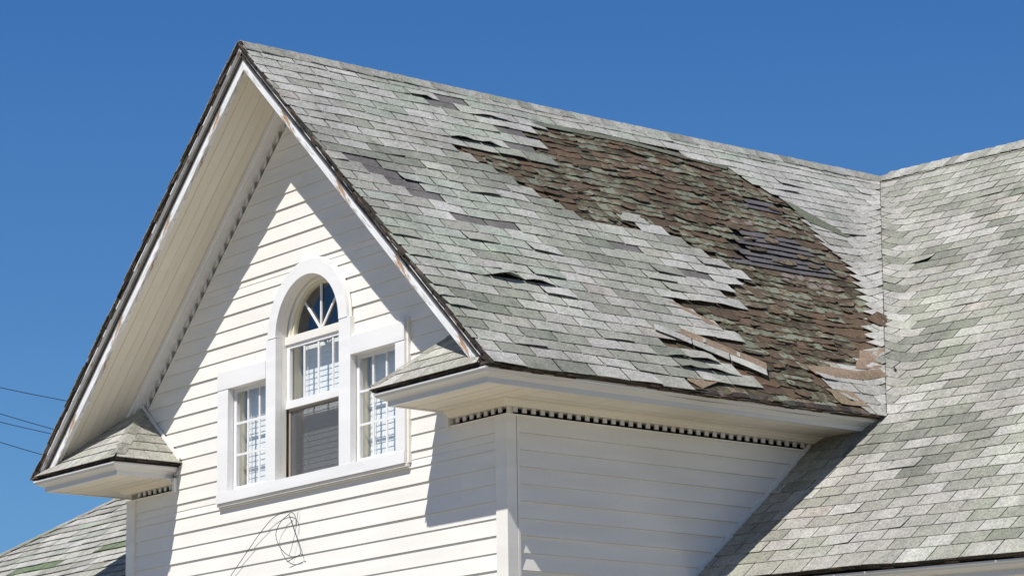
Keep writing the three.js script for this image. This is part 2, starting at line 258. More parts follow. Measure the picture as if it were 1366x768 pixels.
// worn older layer in the torn patch
{
  const R = rng(5), bigger = (z, s) => [[0, 0], [.16, 0], [-.2, 0], [0, .1], [0, -.12], [.1, .1]].some(([a, b]) => inside([z + a, s + b], bare));
  const slate = (z, s) => { const a = (z > -4.2 + (2.7 - s) * .05 && z < -3.05 - (s - 2.1) * .85 && s > 2.08 && s < 2.70), b = (z > -4.36 && z < -3.9 && s > 3.13 && s < 3.32); return a || b; };
  const ex = .104; const list = [];
  for (let k = -1; k < 42; k++) {
    const s0 = k * ex; let z = .2 - R() * .3;
    while (z > -5) {
      const w = .12 + R() * R() * .26, u1 = z, u0 = z - w; z = u0;
      const zc = (u0 + u1) / 2, sc = s0 + ex / 2; if (!bigger(zc, sc) || slate(zc, sc) || sc < -.06) continue;
      const sb = s0 + (R() - .5) * .044, st = s0 + ex + .06, nb = 5, poly = [];
      for (let i = 0; i <= nb; i++) { const e = Math.abs(i / nb - .5) * 2; poly.push([u0 + w * i / nb + (i && i < nb ? (R() - .5) * .02 : 0), Math.max(-.035, sb + (R() - .5) * .024 + e * e * e * (.004 + .022 * R()))]); }
      poly.push([u1 + .004, st], [u0 - .004, st]);
      const q = clip(poly, (p) => p[0] - valleyZ(p[1]) - .03); if (q.length < 4) continue;
      const up = .004 + R() * R() * .016, ph = R() * 6, ru = [R() * 9, R() * 9], tw = (R() - .5) * .04;
      const gr = noise(zc * 1.9 + 50, sc * 2.6 + 4) * .22 + noise(zc * 5, sc * 7 + 60) * .38 + R() * .44 - .03;
      const inn = inside([zc, sc], bare); const low = sc < .95, purple = zc < -3.5 && sc > 1.9 && sc < 3.1;
      let m = purple && R() < .22 ? 6 : gr > .56 ? (R() < .55 ? 3 : 4) : gr > .49 ? 5 : gr > .39 ? (R() < .5 ? 7 : 0) : R() < .5 ? 0 : R() < .6 ? 1 : 2;
      if (low && (m === 3 || m === 4) && R() < .6) m = R() < .5 ? 0 : 7;
      const g = shinglePiece(q, surfR, NR, (u, s) => { const t = Math.max(0, 1 - (s - sb) / (ex + .04)); return (inn ? -.016 : -.027) + t * (.008 + up * (.6 + .4 * Math.sin(ph + u * 25))) + tw * t * (u - zc); }, .0055, [ru[0], -sb + .01], true);
      list.push({ g, m: WORN[m], inn: inside([zc, sc], bare) });
    }
  }
  for (let i = 0; i < 170; i++) { // broken-off bits lying about on the layer
    const zc = -.9 - R() * 3.7, sc = .05 + R() * 3.9; if (!inside([zc, sc], bare) || !inside([zc - .12, sc], bare) || !inside([zc + .12, sc + .05], bare)) continue;
    const w = .04 + R() * .10, h2 = .015 + R() * .03, a = (R() - .5) * .5, p = [], n = 7, ph = R() * 6; for (let q = 0; q < n; q++) { const t = ph + q / n * Math.PI * 2, k = .65 + R() * .5, x = Math.cos(t) * w * k, y = Math.sin(t) * h2 * k; p.push([zc + x * Math.cos(a) - y * Math.sin(a), sc + x * Math.sin(a) + y * Math.cos(a)]); }
    const l0 = .004 + R() * .008, tl = (R() - .5) * .12; list.push({ g: shinglePiece(p, surfR, NR, (u, s) => l0 + tl * (s - sc), .004, [R() * 9, R() * .3], true), m: WORN[[0, 3, 1, 4, 6, 5, 2][Math.floor(R() * 7)]], inn: true, bit: true });
  }
  let c = 0; const rest = [];
  for (const q of list) { if (q.inn && !q.bit && c < 300) { add(gable, 'worn_shingle', q.g, q.m); c++; } else rest.push(q); }
  const by = new Map(); for (const q of rest) { if (!by.has(q.m)) by.set(q.m, []); by.get(q.m).push(q.g.build()); }
  for (const [m, a] of by) add(gable, 'worn_shingle_layer', mergeGeometries(a), m, { kind: 'stuff' });
  console.log('old', list.length, 'individual', c, 'pale', laid.length);
  // two bared patches of dark, evenly laid shingles
  const Rs = rng(8);
  for (const [z0, z1, sa, sb, e] of [[-4.2, -3.05, 2.08, 2.70, .088], [-4.36, -3.86, 3.13, 3.32, .088]]) for (let s0 = sa, k = 0; s0 < sb - .03; s0 += e, k++) {
    const zr0 = z0 + (sa < 3 ? Math.max(0, (s0 - 2.5)) * .25 : 0), zr1 = z1 - (sa < 3 ? (s0 - sa) * .85 : 0) - Rs() * .1; let z = zr1 - (k % 2) * .12;
    while (z > zr0) { const u1 = z, u0 = Math.max(zr0 - Rs() * .06, z - .24); z -= .24; if (u1 - u0 < .05) continue; const ru = [Rs() * 9, Rs() * 9], dn = Rs() * .006;
      add(gable, 'dark_shingle', shinglePiece(rect(u0 + .004, u1 - .004, s0, s0 + e + .02, 3), surfR, NR, (u, s) => -.016 + Math.max(0, 1 - (s - s0) / e) * (.014 + dn), .004, ru, true), slateMat); }
  }
  // tan felt scraps along the lower edge of the patch and by the valley
  const scraps = [[[-2.74, .44], [-3.52, .47], [-3.56, .60], [-2.72, .56]], [[-3.28, .62], [-3.72, .60], [-3.80, .86], [-3.56, .90]], [[-1.62, .16], [-1.30, .02], [-1.22, .10], [-1.26, .18]], [[-2.02, .98], [-2.16, .92], [-1.88, 1.22], [-1.78, 1.24]], [[-2.72, .06], [-3.02, .08], [-2.98, .27], [-2.7, .25]]];
  for (const sc of scraps) { const p = []; for (let i = 0; i < sc.length; i++) { const [a, b] = sc[i], [c2, d] = sc[(i + 1) % sc.length]; for (let k = 0; k < 3; k++) p.push([a + (c2 - a) * k / 3 + (Rs() - .5) * .02, b + (d - b) * k / 3 + (Rs() - .5) * .02]); }
    let ar = 0; for (let q = 0; q < p.length; q++) { const [x1, y1] = p[q], [x2, y2] = p[(q + 1) % p.length]; ar += x1 * y2 - x2 * y1; } if (ar < 0) p.reverse();
    add(gable, 'felt_scrap', shinglePiece(p, surfR, NR, () => .006 + .004 * Rs(), .004, [Rs() * 5, Rs() * 5], true), tanMat); }
  // green roll felt at the top and the far upper corner of the patch
  for (const sc of [[[-2.0, 3.90], [-2.05, 3.95], [-2.7, 4.02], [-3.5, 3.94], [-4.2, 3.85], [-4.15, 3.79], [-3.5, 3.89], [-2.7, 3.96]], [[-4.53, 3.38], [-4.59, 3.37], [-5.0, 2.95], [-4.92, 2.90], [-4.6, 3.06]]]) {
    const p = sc.slice(); let ar = 0; for (let q = 0; q < p.length; q++) { const [x1, y1] = p[q], [x2, y2] = p[(q + 1) % p.length]; ar += x1 * y2 - x2 * y1; } if (ar < 0) p.reverse();
    add(gable, 'green_shingle', shinglePiece(p, surfR, NR, () => sc.length === 5 ? .012 : .004, .004, [1, 2], true), greenMat); }
}
// ridge cap: bent pieces over the ridge, laid from the back to the front
{
  const R = rng(21); const ridgeY = (z) => H + fillet(H, planeM(0, z), H) + .012;
  for (let z = DF - .02, k = 0; z > ZR + .1; z -= .15, k++) {
    const z0 = z - .19, a = .14 + (R() - .5) * .02, l1 = .011 + R() * .004, l0 = .007, w = (R() - .5) * .01; const g = new Geo(); const top = [];
    for (const [zz, l] of [[z, l1], [z0, l0]]) { const y = ridgeY(zz) + l - (zz < 0 ? .012 * Math.sin(Math.min(1, -zz / 6) * Math.PI) : 0); top.push([V(a * E / L + w, y - a * H / L, zz), V(.035, y - .022, zz), V(0, y - .006, zz), V(-.035, y - .022, zz), V(-a * E / L, y - a * H / L, zz)]); }
    for (let i = 0; i < 4; i++) { g.quad(top[0][i], top[1][i], top[1][i + 1], top[0][i + 1], [k, i * .06], [k + .19, i * .06], [k + .19, i * .06 + .06], [k, i * .06 + .06]); const d = V(0, -.006, 0); g.quad(top[0][i + 1].clone().add(d), top[1][i + 1].clone().add(d), top[1][i].clone().add(d), top[0][i].clone().add(d)); g.quad(top[0][i].clone().add(d), top[0][i], top[0][i + 1], top[0][i + 1].clone().add(d)); }
    const dd = V(0, -.006, 0); g.quad(top[0][0].clone().add(dd), top[1][0].clone().add(dd), top[1][0], top[0][0]);
    add(gable, 'ridge_cap_shingle', g, PALE[[1, 0, 3, 1, 4, 0, 2, 5][Math.floor(R() * 8)]]);
  }
}
// thick ragged edge of the older layers along rake and eave
function raggedEdge(pts, dirOut, nrm, R, name, parent, depth0 = .05, layers = 4) { // pts: polyline on the edge line
  const sets = edgeMats.map(() => new Geo());
  for (let l = 0; l < layers; l++) for (let i = 0; i < pts.length - 1; i++) {
    const a = pts[i].clone().lerp(pts[i + 1], -.02), b = pts[i].clone().lerp(pts[i + 1], 1.02);
    const o = .002 + R() * .016 - l * .005, y1 = -.004 - l * .010 + R() * .003, y0 = y1 - .009 - R() * .003;
    const f = (p, out, y) => p.clone().addScaledVector(dirOut, out).addScaledVector(nrm, y), o2 = o + (R() - .5) * .014;
    sets[Math.floor(R() * sets.length)].slab([f(a, o, y1), f(b, o2, y1), f(b, -depth0, y1), f(a, -depth0, y1)], [f(a, o, y0), f(b, o2, y0), f(b, -depth0, y0), f(a, -depth0, y0)], [[0, 0], [.1, 0], [.1, .05], [0, .05]]);
  }
  sets.forEach((g, i) => { if (g.p.length) add(parent, name, g, edgeMats[i], { kind: 'stuff' }); });
}
{
  const R = rng(77), rk = [], ev = [];
  for (let i = 0; i <= 46; i++) rk.push(surfR(.6, L * i / 46));
  for (let i = 0; i <= 40; i++) ev.push(surfR(.6 + (valleyZ(0) - .6) * i / 40, -.012));
  raggedEdge(rk, V(0, 0, 1), NR, R, 'worn_edge', gable);
  raggedEdge(ev.reverse(), V(E / L, -H / L, 0), NR, R, 'worn_edge', gable);
}
// left slope (only its front edge shows): courses running back from the rake
const leftSlope = part('gable_roof_back_slope', (() => { const g = new Geo(), n = V(-H / L, E / L, 0); const P = (z, s, l) => V(-E * (1 - s / L), H * s / L, z).addScaledVector(n, l);
  g.slab([P(.575, 0, -.034), P(.575, L, -.034), P(-9, L, -.034), P(-9, 0, -.034)], [P(.575, 0, -.084), P(.575, L, -.084), P(-9, L, -.084), P(-9, 0, -.084)], [[0, 0], [0, 4], [9, 4], [9, 0]]); return g; })(), deckMat);
{
  const R = rng(31), n = V(-H / L, E / L, 0), P = (z, s, l) => V(-E * (1 - s / L), H * s / L, z).addScaledVector(n, l);
  for (let k = 0; k < ROWS + 1; k++) { const s0 = k * EXP - .02, s1 = Math.min(L, (k + 1) * EXP + .02), f = DF - .004 + R() * .014, b = -8.5, l0 = .007 + R() * .005; add(leftSlope, 'shingle_course', new Geo().slab([P(f, s0, l0), P(f, s1, .003), P(b, s1, .003), P(b, s0, l0)], [P(f, s0, l0 - .006), P(f, s1, -.003), P(b, s1, -.003), P(b, s0, l0 - .006)], [[0, 0], [0, .13], [9, .13], [9, 0]]), PALE[Math.floor(R() * 5)]); }
  const rk = []; for (let i = 0; i <= 46; i++) rk.push(P(.6, L * i / 46, 0)); raggedEdge(rk.reverse(), V(0, 0, 1), n, R, 'worn_edge', leftSlope);
}

// ---------------------------------------------------------------- rakes: fascia, planked soffit, frieze, dentils
function rake(sg) {
  const yTop = (x) => H * (1 - Math.abs(x) / E);
  const cx = (y) => sg * E * (1 - y / H);             // x on roof line for height
  // profile of the rake board in (z, drop): crown leaning out over a flat band
  const prof = [[.598, .050], [.596, .062], [.588, .070], [.576, .082], [.570, .092], [.556, .095], [.556, .215], [.520, .215], [.520, .050]];
  const g = new Geo(), x0 = 0, x1 = sg * (E + .005), N = 24; let acc = 0;
  for (let i = 0; i < prof.length - 1; i++) {
    const [za, da] = prof[i], [zb, db] = prof[i + 1], wd = Math.hypot(za - zb, da - db);
    for (let k = 0; k < N; k++) { const xa = x0 + (x1 - x0) * k / N, xb = x0 + (x1 - x0) * (k + 1) / N, ua = Math.abs(xa) * 1.39 + (sg < 0 ? 3.3 : 0), ub = Math.abs(xb) * 1.39 + (sg < 0 ? 3.3 : 0);
      const p = (x, z, d) => V(x, Math.max(yTop(x) - d, -.018), z); g.quad(p(xa, za, da), p(xb, za, da), p(xb, zb, db), p(xa, zb, db), [ua, acc], [ub, acc], [ub, acc + wd], [ua, acc + wd]); }
    acc += wd;
  }
  // end cut
  { const p = prof.map(([z, d]) => V(x1, Math.max(yTop(x1) - d, -.018), z)); for (let i = 1; i < p.length - 1; i++) g.tri(p[0], p[i], p[i + 1], [0, 0], [.1, 0], [.1, .1]); }
  const board = part('rake_board', g, peelMat, { label: sg < 0 ? 'rake board with peeling white paint over bare wood' : 'white rake board under ragged shingle edge' });
  // soffit boards along the rake
  const XS = E - .10; const soff = part('rake_soffit', new Geo().slab([V(0, H - .10, .53), V(sg * XS, H - .10 - XS * H / E, .53), V(sg * XS, H - .10 - XS * H / E, -.1), V(0, H - .10, -.1)], [V(0, H - .145, .53), V(sg * XS, H - .145 - XS * H / E, .53), V(sg * XS, H - .145 - XS * H / E, -.1), V(0, H - .145, -.1)], [[0, 0], [4, 0], [4, .6], [0, .6]]), soffitMat);
  const zs = [.519, .44, .355, .27, .185, .10, .02];
  for (let i = 0; i < 6; i++) { const za = zs[i], zb = zs[i + 1] + .002, d = .146, t = .158 + (i % 2) * .002; add(soff, 'soffit_board', new Geo().slab([V(0, H - d, za), V(sg * XS, H - d - XS * H / E, za), V(sg * XS, H - d - XS * H / E, zb), V(0, H - d, zb)], [V(0, H - t, za), V(sg * XS, H - t - XS * H / E, za), V(sg * XS, H - t - XS * H / E, zb), V(0, H - t, zb)], [[0, i], [4.3, i], [4.3, i + .1], [0, i + .1]]), soffitMat); }
  // frieze moulding where the soffit meets the wall, dark dentil slot and blocks under it
  const band = (d0, d1, z0, z1, mat, name, parent) => { const xe = sg * (W + .02), p = (x, d, z) => V(x, yTop(x) - d, z); return (parent ? add(parent, name, new Geo().slab([p(0, d0, z1), p(0, d1, z1), p(xe, d1, z1), p(xe, d0, z1)], [p(0, d0, z0), p(0, d1, z0), p(xe, d1, z0), p(xe, d0, z0)], [[0, 0], [0, .1], [3.3, .1], [3.3, 0]]), mat) : part(name, new Geo().slab([p(0, d0, z1), p(0, d1, z1), p(xe, d1, z1), p(xe, d0, z1)], [p(0, d0, z0), p(0, d1, z0), p(xe, d1, z0), p(xe, d0, z0)], [[0, 0], [0, .1], [3.3, .1], [3.3, 0]]), mat)); };
  const fr = band(.159, .235, -.01, .075, trimMat, 'rake_frieze');
  band(.161, .21, .0751, .10, trimMat, 'frieze_moulding', fr);
  band(.319, .342, -.01, .013, sidingMat, 'frieze_bead', fr);
  const n = Math.floor((W) / .0865);
  for (let i = 0; i < n; i++) { const x = sg * (.06 + i * .0865), x2 = x + sg * .034, p = (xx, d, z) => V(xx, yTop(xx) - d, z); add(fr, 'dentil', new Geo().slab([p(x, .233, .017), p(x, .302, .017), p(x2, .302, .017), p(x2, .233, .017)], [p(x, .233, .007), p(x, .302, .007), p(x2, .302, .007), p(x2, .233, .007)], [[0, 0], [0, .04], [.04, .04], [.04, 0]]), alumMat); }
}
rake(1); rake(-1);

// ---------------------------------------------------------------- walls
const WX = .075, CXW = .06 + WX, RI = .425, SPR = .785;                 // arched window: centre, inner radius, spring line
const openL = [-1.04 + WX, -.50 + WX, -.318, .49], openR = [.635 + WX, 1.2 + WX, -.318, .49], openC = [-.365 + WX, .485 + WX, -.325, SPR];
const frontWall = part('front_wall', (() => {
  const s = new THREE.Shape(); const yt = (x) => H * (1 - Math.abs(x) / E) - .13;
  s.moveTo(-W, GND); s.lineTo(W, GND); s.lineTo(W, yt(W)); s.lineTo(0, yt(0)); s.lineTo(-W, yt(W)); s.closePath();
  const hole = (x0, x1, y0, y1, arch) => { const p = new THREE.Path(); p.moveTo(x0, y0); p.lineTo(x1, y0); p.lineTo(x1, y1); if (arch) p.absarc((x0 + x1) / 2, y1, (x1 - x0) / 2, 0, Math.PI, false); else p.lineTo(x0, y1); p.closePath(); s.holes.push(p); };
  const slot = (pts) => { const p = new THREE.Path(); pts.forEach(([x, y], i) => i ? p.lineTo(x, y) : p.moveTo(x, y)); p.closePath(); s.holes.push(p); };
  slot([[1.90, -.214], [W - .01, -.214], [W - .01, -.163], [1.90, -.163]]); slot([[-W + .01, -.214], [-1.80, -.214], [-1.80, -.163], [-W + .01, -.163]]);
  for (const sg of [1, -1]) { const yl = (x, d) => H * (1 - Math.abs(x) / E) - d; slot([[sg * .08, yl(.08, .238)], [sg * .08, yl(.08, .317)], [sg * 2.30, yl(2.30, .317)], [sg * 2.30, yl(2.30, .238)]]); }
  hole(...openL); hole(...openR); hole(...openC, true);
  const g = strip(new THREE.ExtrudeGeometry(s, { depth: .05, bevelEnabled: false, curveSegments: 24 })); g.translate(0, 0, -.05); return g;
})(), sidingMat, { label: 'cream clapboard gable wall' });

function boardGeo(pL, pR, y0, y1, lip, place) {           // pL(y), pR(y): end positions along the wall; place(u, y, out)
  const g = new Geo(), n = 4; const out = (t) => .0035 + lip * (1 - t);
  for (let i = 0; i < n; i++) { const ta = i / n, tb = (i + 1) / n, ya = y0 + (y1 - y0) * ta, yb = y0 + (y1 - y0) * tb; g.quad(place(pL(ya), ya, out(ta)), place(pR(ya), ya, out(ta)), place(pR(yb), yb, out(tb)), place(pL(yb), yb, out(tb)), [pL(ya), ya], [pR(ya), ya], [pR(yb), yb], [pL(yb), yb]); }
  g.quad(place(pL(y0), y0 + .002, 0), place(pR(y0), y0 + .002, 0), place(pR(y0), y0, out(0)), place(pL(y0), y0, out(0)));
  g.quad(place(pL(y0), y0, 0), place(pL(y0), y0, out(0)), place(pL(y1), y1, out(1)), place(pL(y1), y1, 0));
  g.quad(place(pR(y0), y0, out(0)), place(pR(y0), y0, 0), place(pR(y1), y1, 0), place(pR(y1), y1, out(1)));
  return g;
}
{
  const kmax = Math.ceil((H - .3 - SID0) / STEP), kmin = Math.floor((GND - SID0) / STEP) + 1, pl = (u, y, o) => V(u, y, o), R = rng(3);
  const lower = [];
  for (let k = kmin; k <= kmax; k++) {
    const y0 = SID0 + k * STEP, y1 = y0 + STEP; const edge = (y) => Math.max(.0, Math.min(W - .10, E * (1 - (y + .332) / H)));
    if (edge(y0) < .04) continue;
    const lip = (((k % 2) + 2) % 2 ? .009 : .012) + (R() - .5) * .001;
    const winL = (y) => (y > -.39 && y < .612 ? -1.15 + WX : y >= .612 && y < SPR ? -.44 + WX : y >= SPR && y < SPR + .505 ? CXW - Math.sqrt(.505 * .505 - (y - SPR) ** 2) : NaN);
    const winR = (y) => (y > -.39 && y < .612 ? 1.28 + WX : y >= .612 && y < SPR ? .56 + WX : y >= SPR && y < SPR + .505 ? CXW + Math.sqrt(.505 * .505 - (y - SPR) ** 2) : NaN);
    const hit = !isNaN(winL(y0 + .001)) || !isNaN(winL(y1 - .001));
    const ret = k === 1, eL = (y) => -Math.min(edge(y), ret ? 1.79 : 9), eR = (y) => Math.min(edge(y), ret ? 1.885 : 9);
    if (k < -14) { lower.push(boardGeo(eL, eR, y0, y1, lip, pl).build()); continue; }
    if (!hit) { add(frontWall, 'siding_board', boardGeo(eL, eR, y0, y1, lip, pl), sidingMat); continue; }
    // split a board that straddles a step in the window's outline
    const cuts = [y0]; for (const c of [-.39, .612, SPR + .505]) if (c > y0 + .004 && c < y1 - .004) cuts.push(c); cuts.push(y1);
    for (let q = 0; q < cuts.length - 1; q++) { const a = cuts[q], b = cuts[q + 1], lp = lip * (1 - (a - y0) / STEP), full = isNaN(winL((a + b) / 2));
      const cl = (f, d) => (y) => { const v = f(Math.min(b - .001, Math.max(a + .001, y))); return isNaN(v) ? d : v; };
      if (full) add(frontWall, 'siding_board', boardGeo(eL, eR, a, b, lp, pl), sidingMat);
      else { add(frontWall, 'siding_board', boardGeo(eL, cl(winL, CXW), a, b, lp, pl), sidingMat); add(frontWall, 'siding_board', boardGeo(cl(winR, CXW), eR, a, b, lp, pl), sidingMat); } }
  }
  add(frontWall, 'lower_siding', mergeGeometries(lower), sidingMat, { kind: 'stuff' });
}
const ZB2 = -3.6;                                        // how far back the side walls run before the main roof swallows them
const sideWall = part('side_wall', new Geo().box(W - .05, W, GND, -.214, -6.3, -.051).box(W - .05, W, -.163, .42, -6.3, -.051), sidingMat, { label: 'shaded cream clapboard side wall under the eave' });
part('side_wall', new Geo().box(-W, -W + .05, GND, .42, -6.3, -.051), sidingMat);
{
  const R = rng(4), lower = [];
  for (let k = Math.floor((GND - SID0) / STEP) + 1; k <= 0; k++) {
    const y0 = SID0 - .006 + k * STEP, y1 = Math.min(y0 + STEP, -.222), pl = (u, y, o) => V(W + o, y, u), lip = (k % 2 ? .015 : .019) + (R() - .5) * .001;
    const back = (y) => Math.max(-3.3, ZR + (HM + MT * W - y) / MZ - .08), g = boardGeo(() => -.078, (y) => Math.min(-.1, back(y)), y0, y1, lip, pl);
    if (k < -14) lower.push(g.build()); else add(sideWall, 'siding_board', g, sidingMat);
  }
  add(sideWall, 'lower_siding', mergeGeometries(lower), sidingMat, { kind: 'stuff' });
  // flashing strip where wall meets the main roof
  const a = V(W + .004, -.20, ZR + (HM + MT * W + .20) / MZ), b = V(W + .004, -1.5, ZR + (HM + MT * W + 1.5) / MZ), up = V(0, .045, 0), o = V(.022, 0, 0);
  add(sideWall, 'wall_flashing', new Geo().slab([a.clone().add(o), b.clone().add(o), b.clone().add(o).add(up), a.clone().add(o).add(up)], [a, b, b.clone().add(up), a.clone().add(up)], [[0, 0], [1.5, 0], [1.5, .04], [0, .04]]), sidingMat);
}
for (const sg of [1, -1]) { // corner boards
  const x = sg * (W + .022), g = new Geo(); const fx = [Math.min(x, sg * (W - .105)), Math.max(x, sg * (W - .105))];
  g.box(fx[0], fx[1], GND, sg > 0 ? -.215 : -.215, -.06, .026);
  const m = part('corner_board', g, sidingMat);
  if (sg > 0) add(m, 'corner_channel', new Geo().box(W - .02, W + .026, GND, -.215, -.084, -.064), sidingMat);
}

// ---------------------------------------------------------------- eaves and cornice returns
function sweep(path, prof, mat, name, opts = {}) {      // path: plan points [x,z]; prof: [outward, y]; one board per leg, mitred
  const n = path.length, nor = [];
  for (let i = 0; i < n - 1; i++) { const dx = path[i + 1][0] - path[i][0], dz = path[i + 1][1] - path[i][1], l = Math.hypot(dx, dz); nor.push([dz / l, -dx / l]); }
  const at = (i, o) => { const a = nor[Math.max(0, i - 1)], b = nor[Math.min(n - 2, i)]; let mx = a[0] + b[0], mz = a[1] + b[1]; const k = 1 / (1 + a[0] * b[0] + a[1] * b[1]); return [path[i][0] + mx * k * o, path[i][1] + mz * k * o]; };
  const out = [];
  for (let i = 0; i < n - 1; i++) {
    const g = new Geo(); let acc = 0;
    for (let q = 0; q < prof.length; q++) { const [oa, ya] = prof[q], [ob, yb] = prof[(q + 1) % prof.length], w = Math.hypot(oa - ob, ya - yb), A = at(i, oa), B = at(i + 1, oa), C = at(i + 1, ob), D = at(i, ob), len = Math.hypot(B[0] - A[0], B[1] - A[1]);
      g.quad(V(A[0], ya, A[1]), V(B[0], ya, B[1]), V(C[0], yb, C[1]), V(D[0], yb, D[1]), [0, acc], [len, acc], [len, acc + w], [0, acc + w]); acc += w; }
    for (const e of [i, i + 1]) { const p = prof.map(([o, y]) => { const [x, z] = at(e, o); return V(x, y, z); }); for (let q = 1; q < p.length - 1; q++) g.tri(p[0], p[q], p[q + 1], [0, 0], [.05, 0], [.05, .05]); }
    out.push(opts.parent ? add(opts.parent, name, g, mat) : part(name, g, mat, opts.label ? { label: opts.label } : {}));
  }
  return out;
}
const crown = [[-.03, -.030], [.078, -.030], [.078, -.042], [.070, -.048], [.064, -.060], [.040, -.070], [.020, -.080], [.012, -.086], [.005, -.088], [.005, -.122], [-.03, -.122]];
const IR = 1.864, IL = -1.835;
// outward normal of sweep() is to the left of travel seen from above with x right, z down -> order the points so that it points out
sweep([[XF, -3.45], [XF, ZF], [IR, ZF], [IR, 0.02]].map((p) => p), crown.map(([o, y]) => [o, y]), alumMat, 'eave_fascia');
sweep([[IL, .02], [IL, ZF], [-XF, ZF], [-XF, -6]], crown, alumMat, 'eave_fascia');
{
  const ef = part('eave_soffit', new Geo().box(W - .02, XF - .028, -.10, -.06, -3.5, ZF - .03), soffitMat), x0 = W, n = 5, w = (XF - .006 - x0) / n;
  for (let i = 0; i < n; i++) add(ef, 'soffit_board', new Geo().box(x0 + i * w + .002, x0 + (i + 1) * w - .002, -.116 - (i % 2) * .001, -.1005, -3.5, -.002), soffitMat);
  const m = 6, d = (ZF - .006) / m;
  for (let i = 0; i < m; i++) add(ef, 'soffit_board', new Geo().box(IR - .004, XF - .006, -.116 - (i % 2) * .001, -.1005, i * d + .001, (i + 1) * d - .002), soffitMat);
  const el = part('eave_soffit', new Geo().box(-XF + .028, -W + .02, -.10, -.06, -6, ZF - .03), soffitMat);
  for (let i = 0; i < m; i++) add(el, 'soffit_board', new Geo().box(-XF + .006, IL - .004, -.116 - (i % 2) * .001, -.1005, i * d + .001, (i + 1) * d - .002), soffitMat);
  add(el, 'soffit_board', new Geo().box(-XF + .006, -W, -.1155, -.1005, -6, -.002), soffitMat);
}
// bed moulding, dentil slot and dentils under the soffit, on wall and return
const bed = [[-.01, -.117], [.092, -.117], [.090, -.126], [.070, -.134], [.062, -.146], [.046, -.154], [.040, -.162], [-.01, -.162]];
for (const sg of [1, -1]) {
  const xi = sg > 0 ? 1.90 : -1.80;
  const path = sg > 0 ? [[W, -3.4], [W, 0], [xi, 0]] : [[xi, 0], [-W, 0], [-W, -5.5]];
  const [m] = sweep(path, bed, soffitMat, 'bed_moulding');
  sweep(path, [[-.01, -.2145], [.030, -.2145], [.030, -.226], [-.01, -.226]], sidingMat, 'frieze_bead', { parent: m });
  for (let i = 0; i < (sg > 0 ? 36 : 0); i++) { const z = -.045 - i * .0812; add(m, 'dentil', new Geo().box(W + .002, W + .012, -.198, -.1600, z - .038, z), alumMat); }
  for (let i = 0; i < 7; i++) { const x = sg > 0 ? W - .05 - i * .0812 : xi - .06 - i * .0812; add(m, 'dentil', new Geo().box(x - .036, x, -.198, -.1600, .002, .012), alumMat); }
  add(m, 'dentil_end', new Geo().box(xi - (sg > 0 ? .03 : 0), xi + (sg > 0 ? 0 : .03), -.228, -.117, -.01, .045), sidingMat);
}
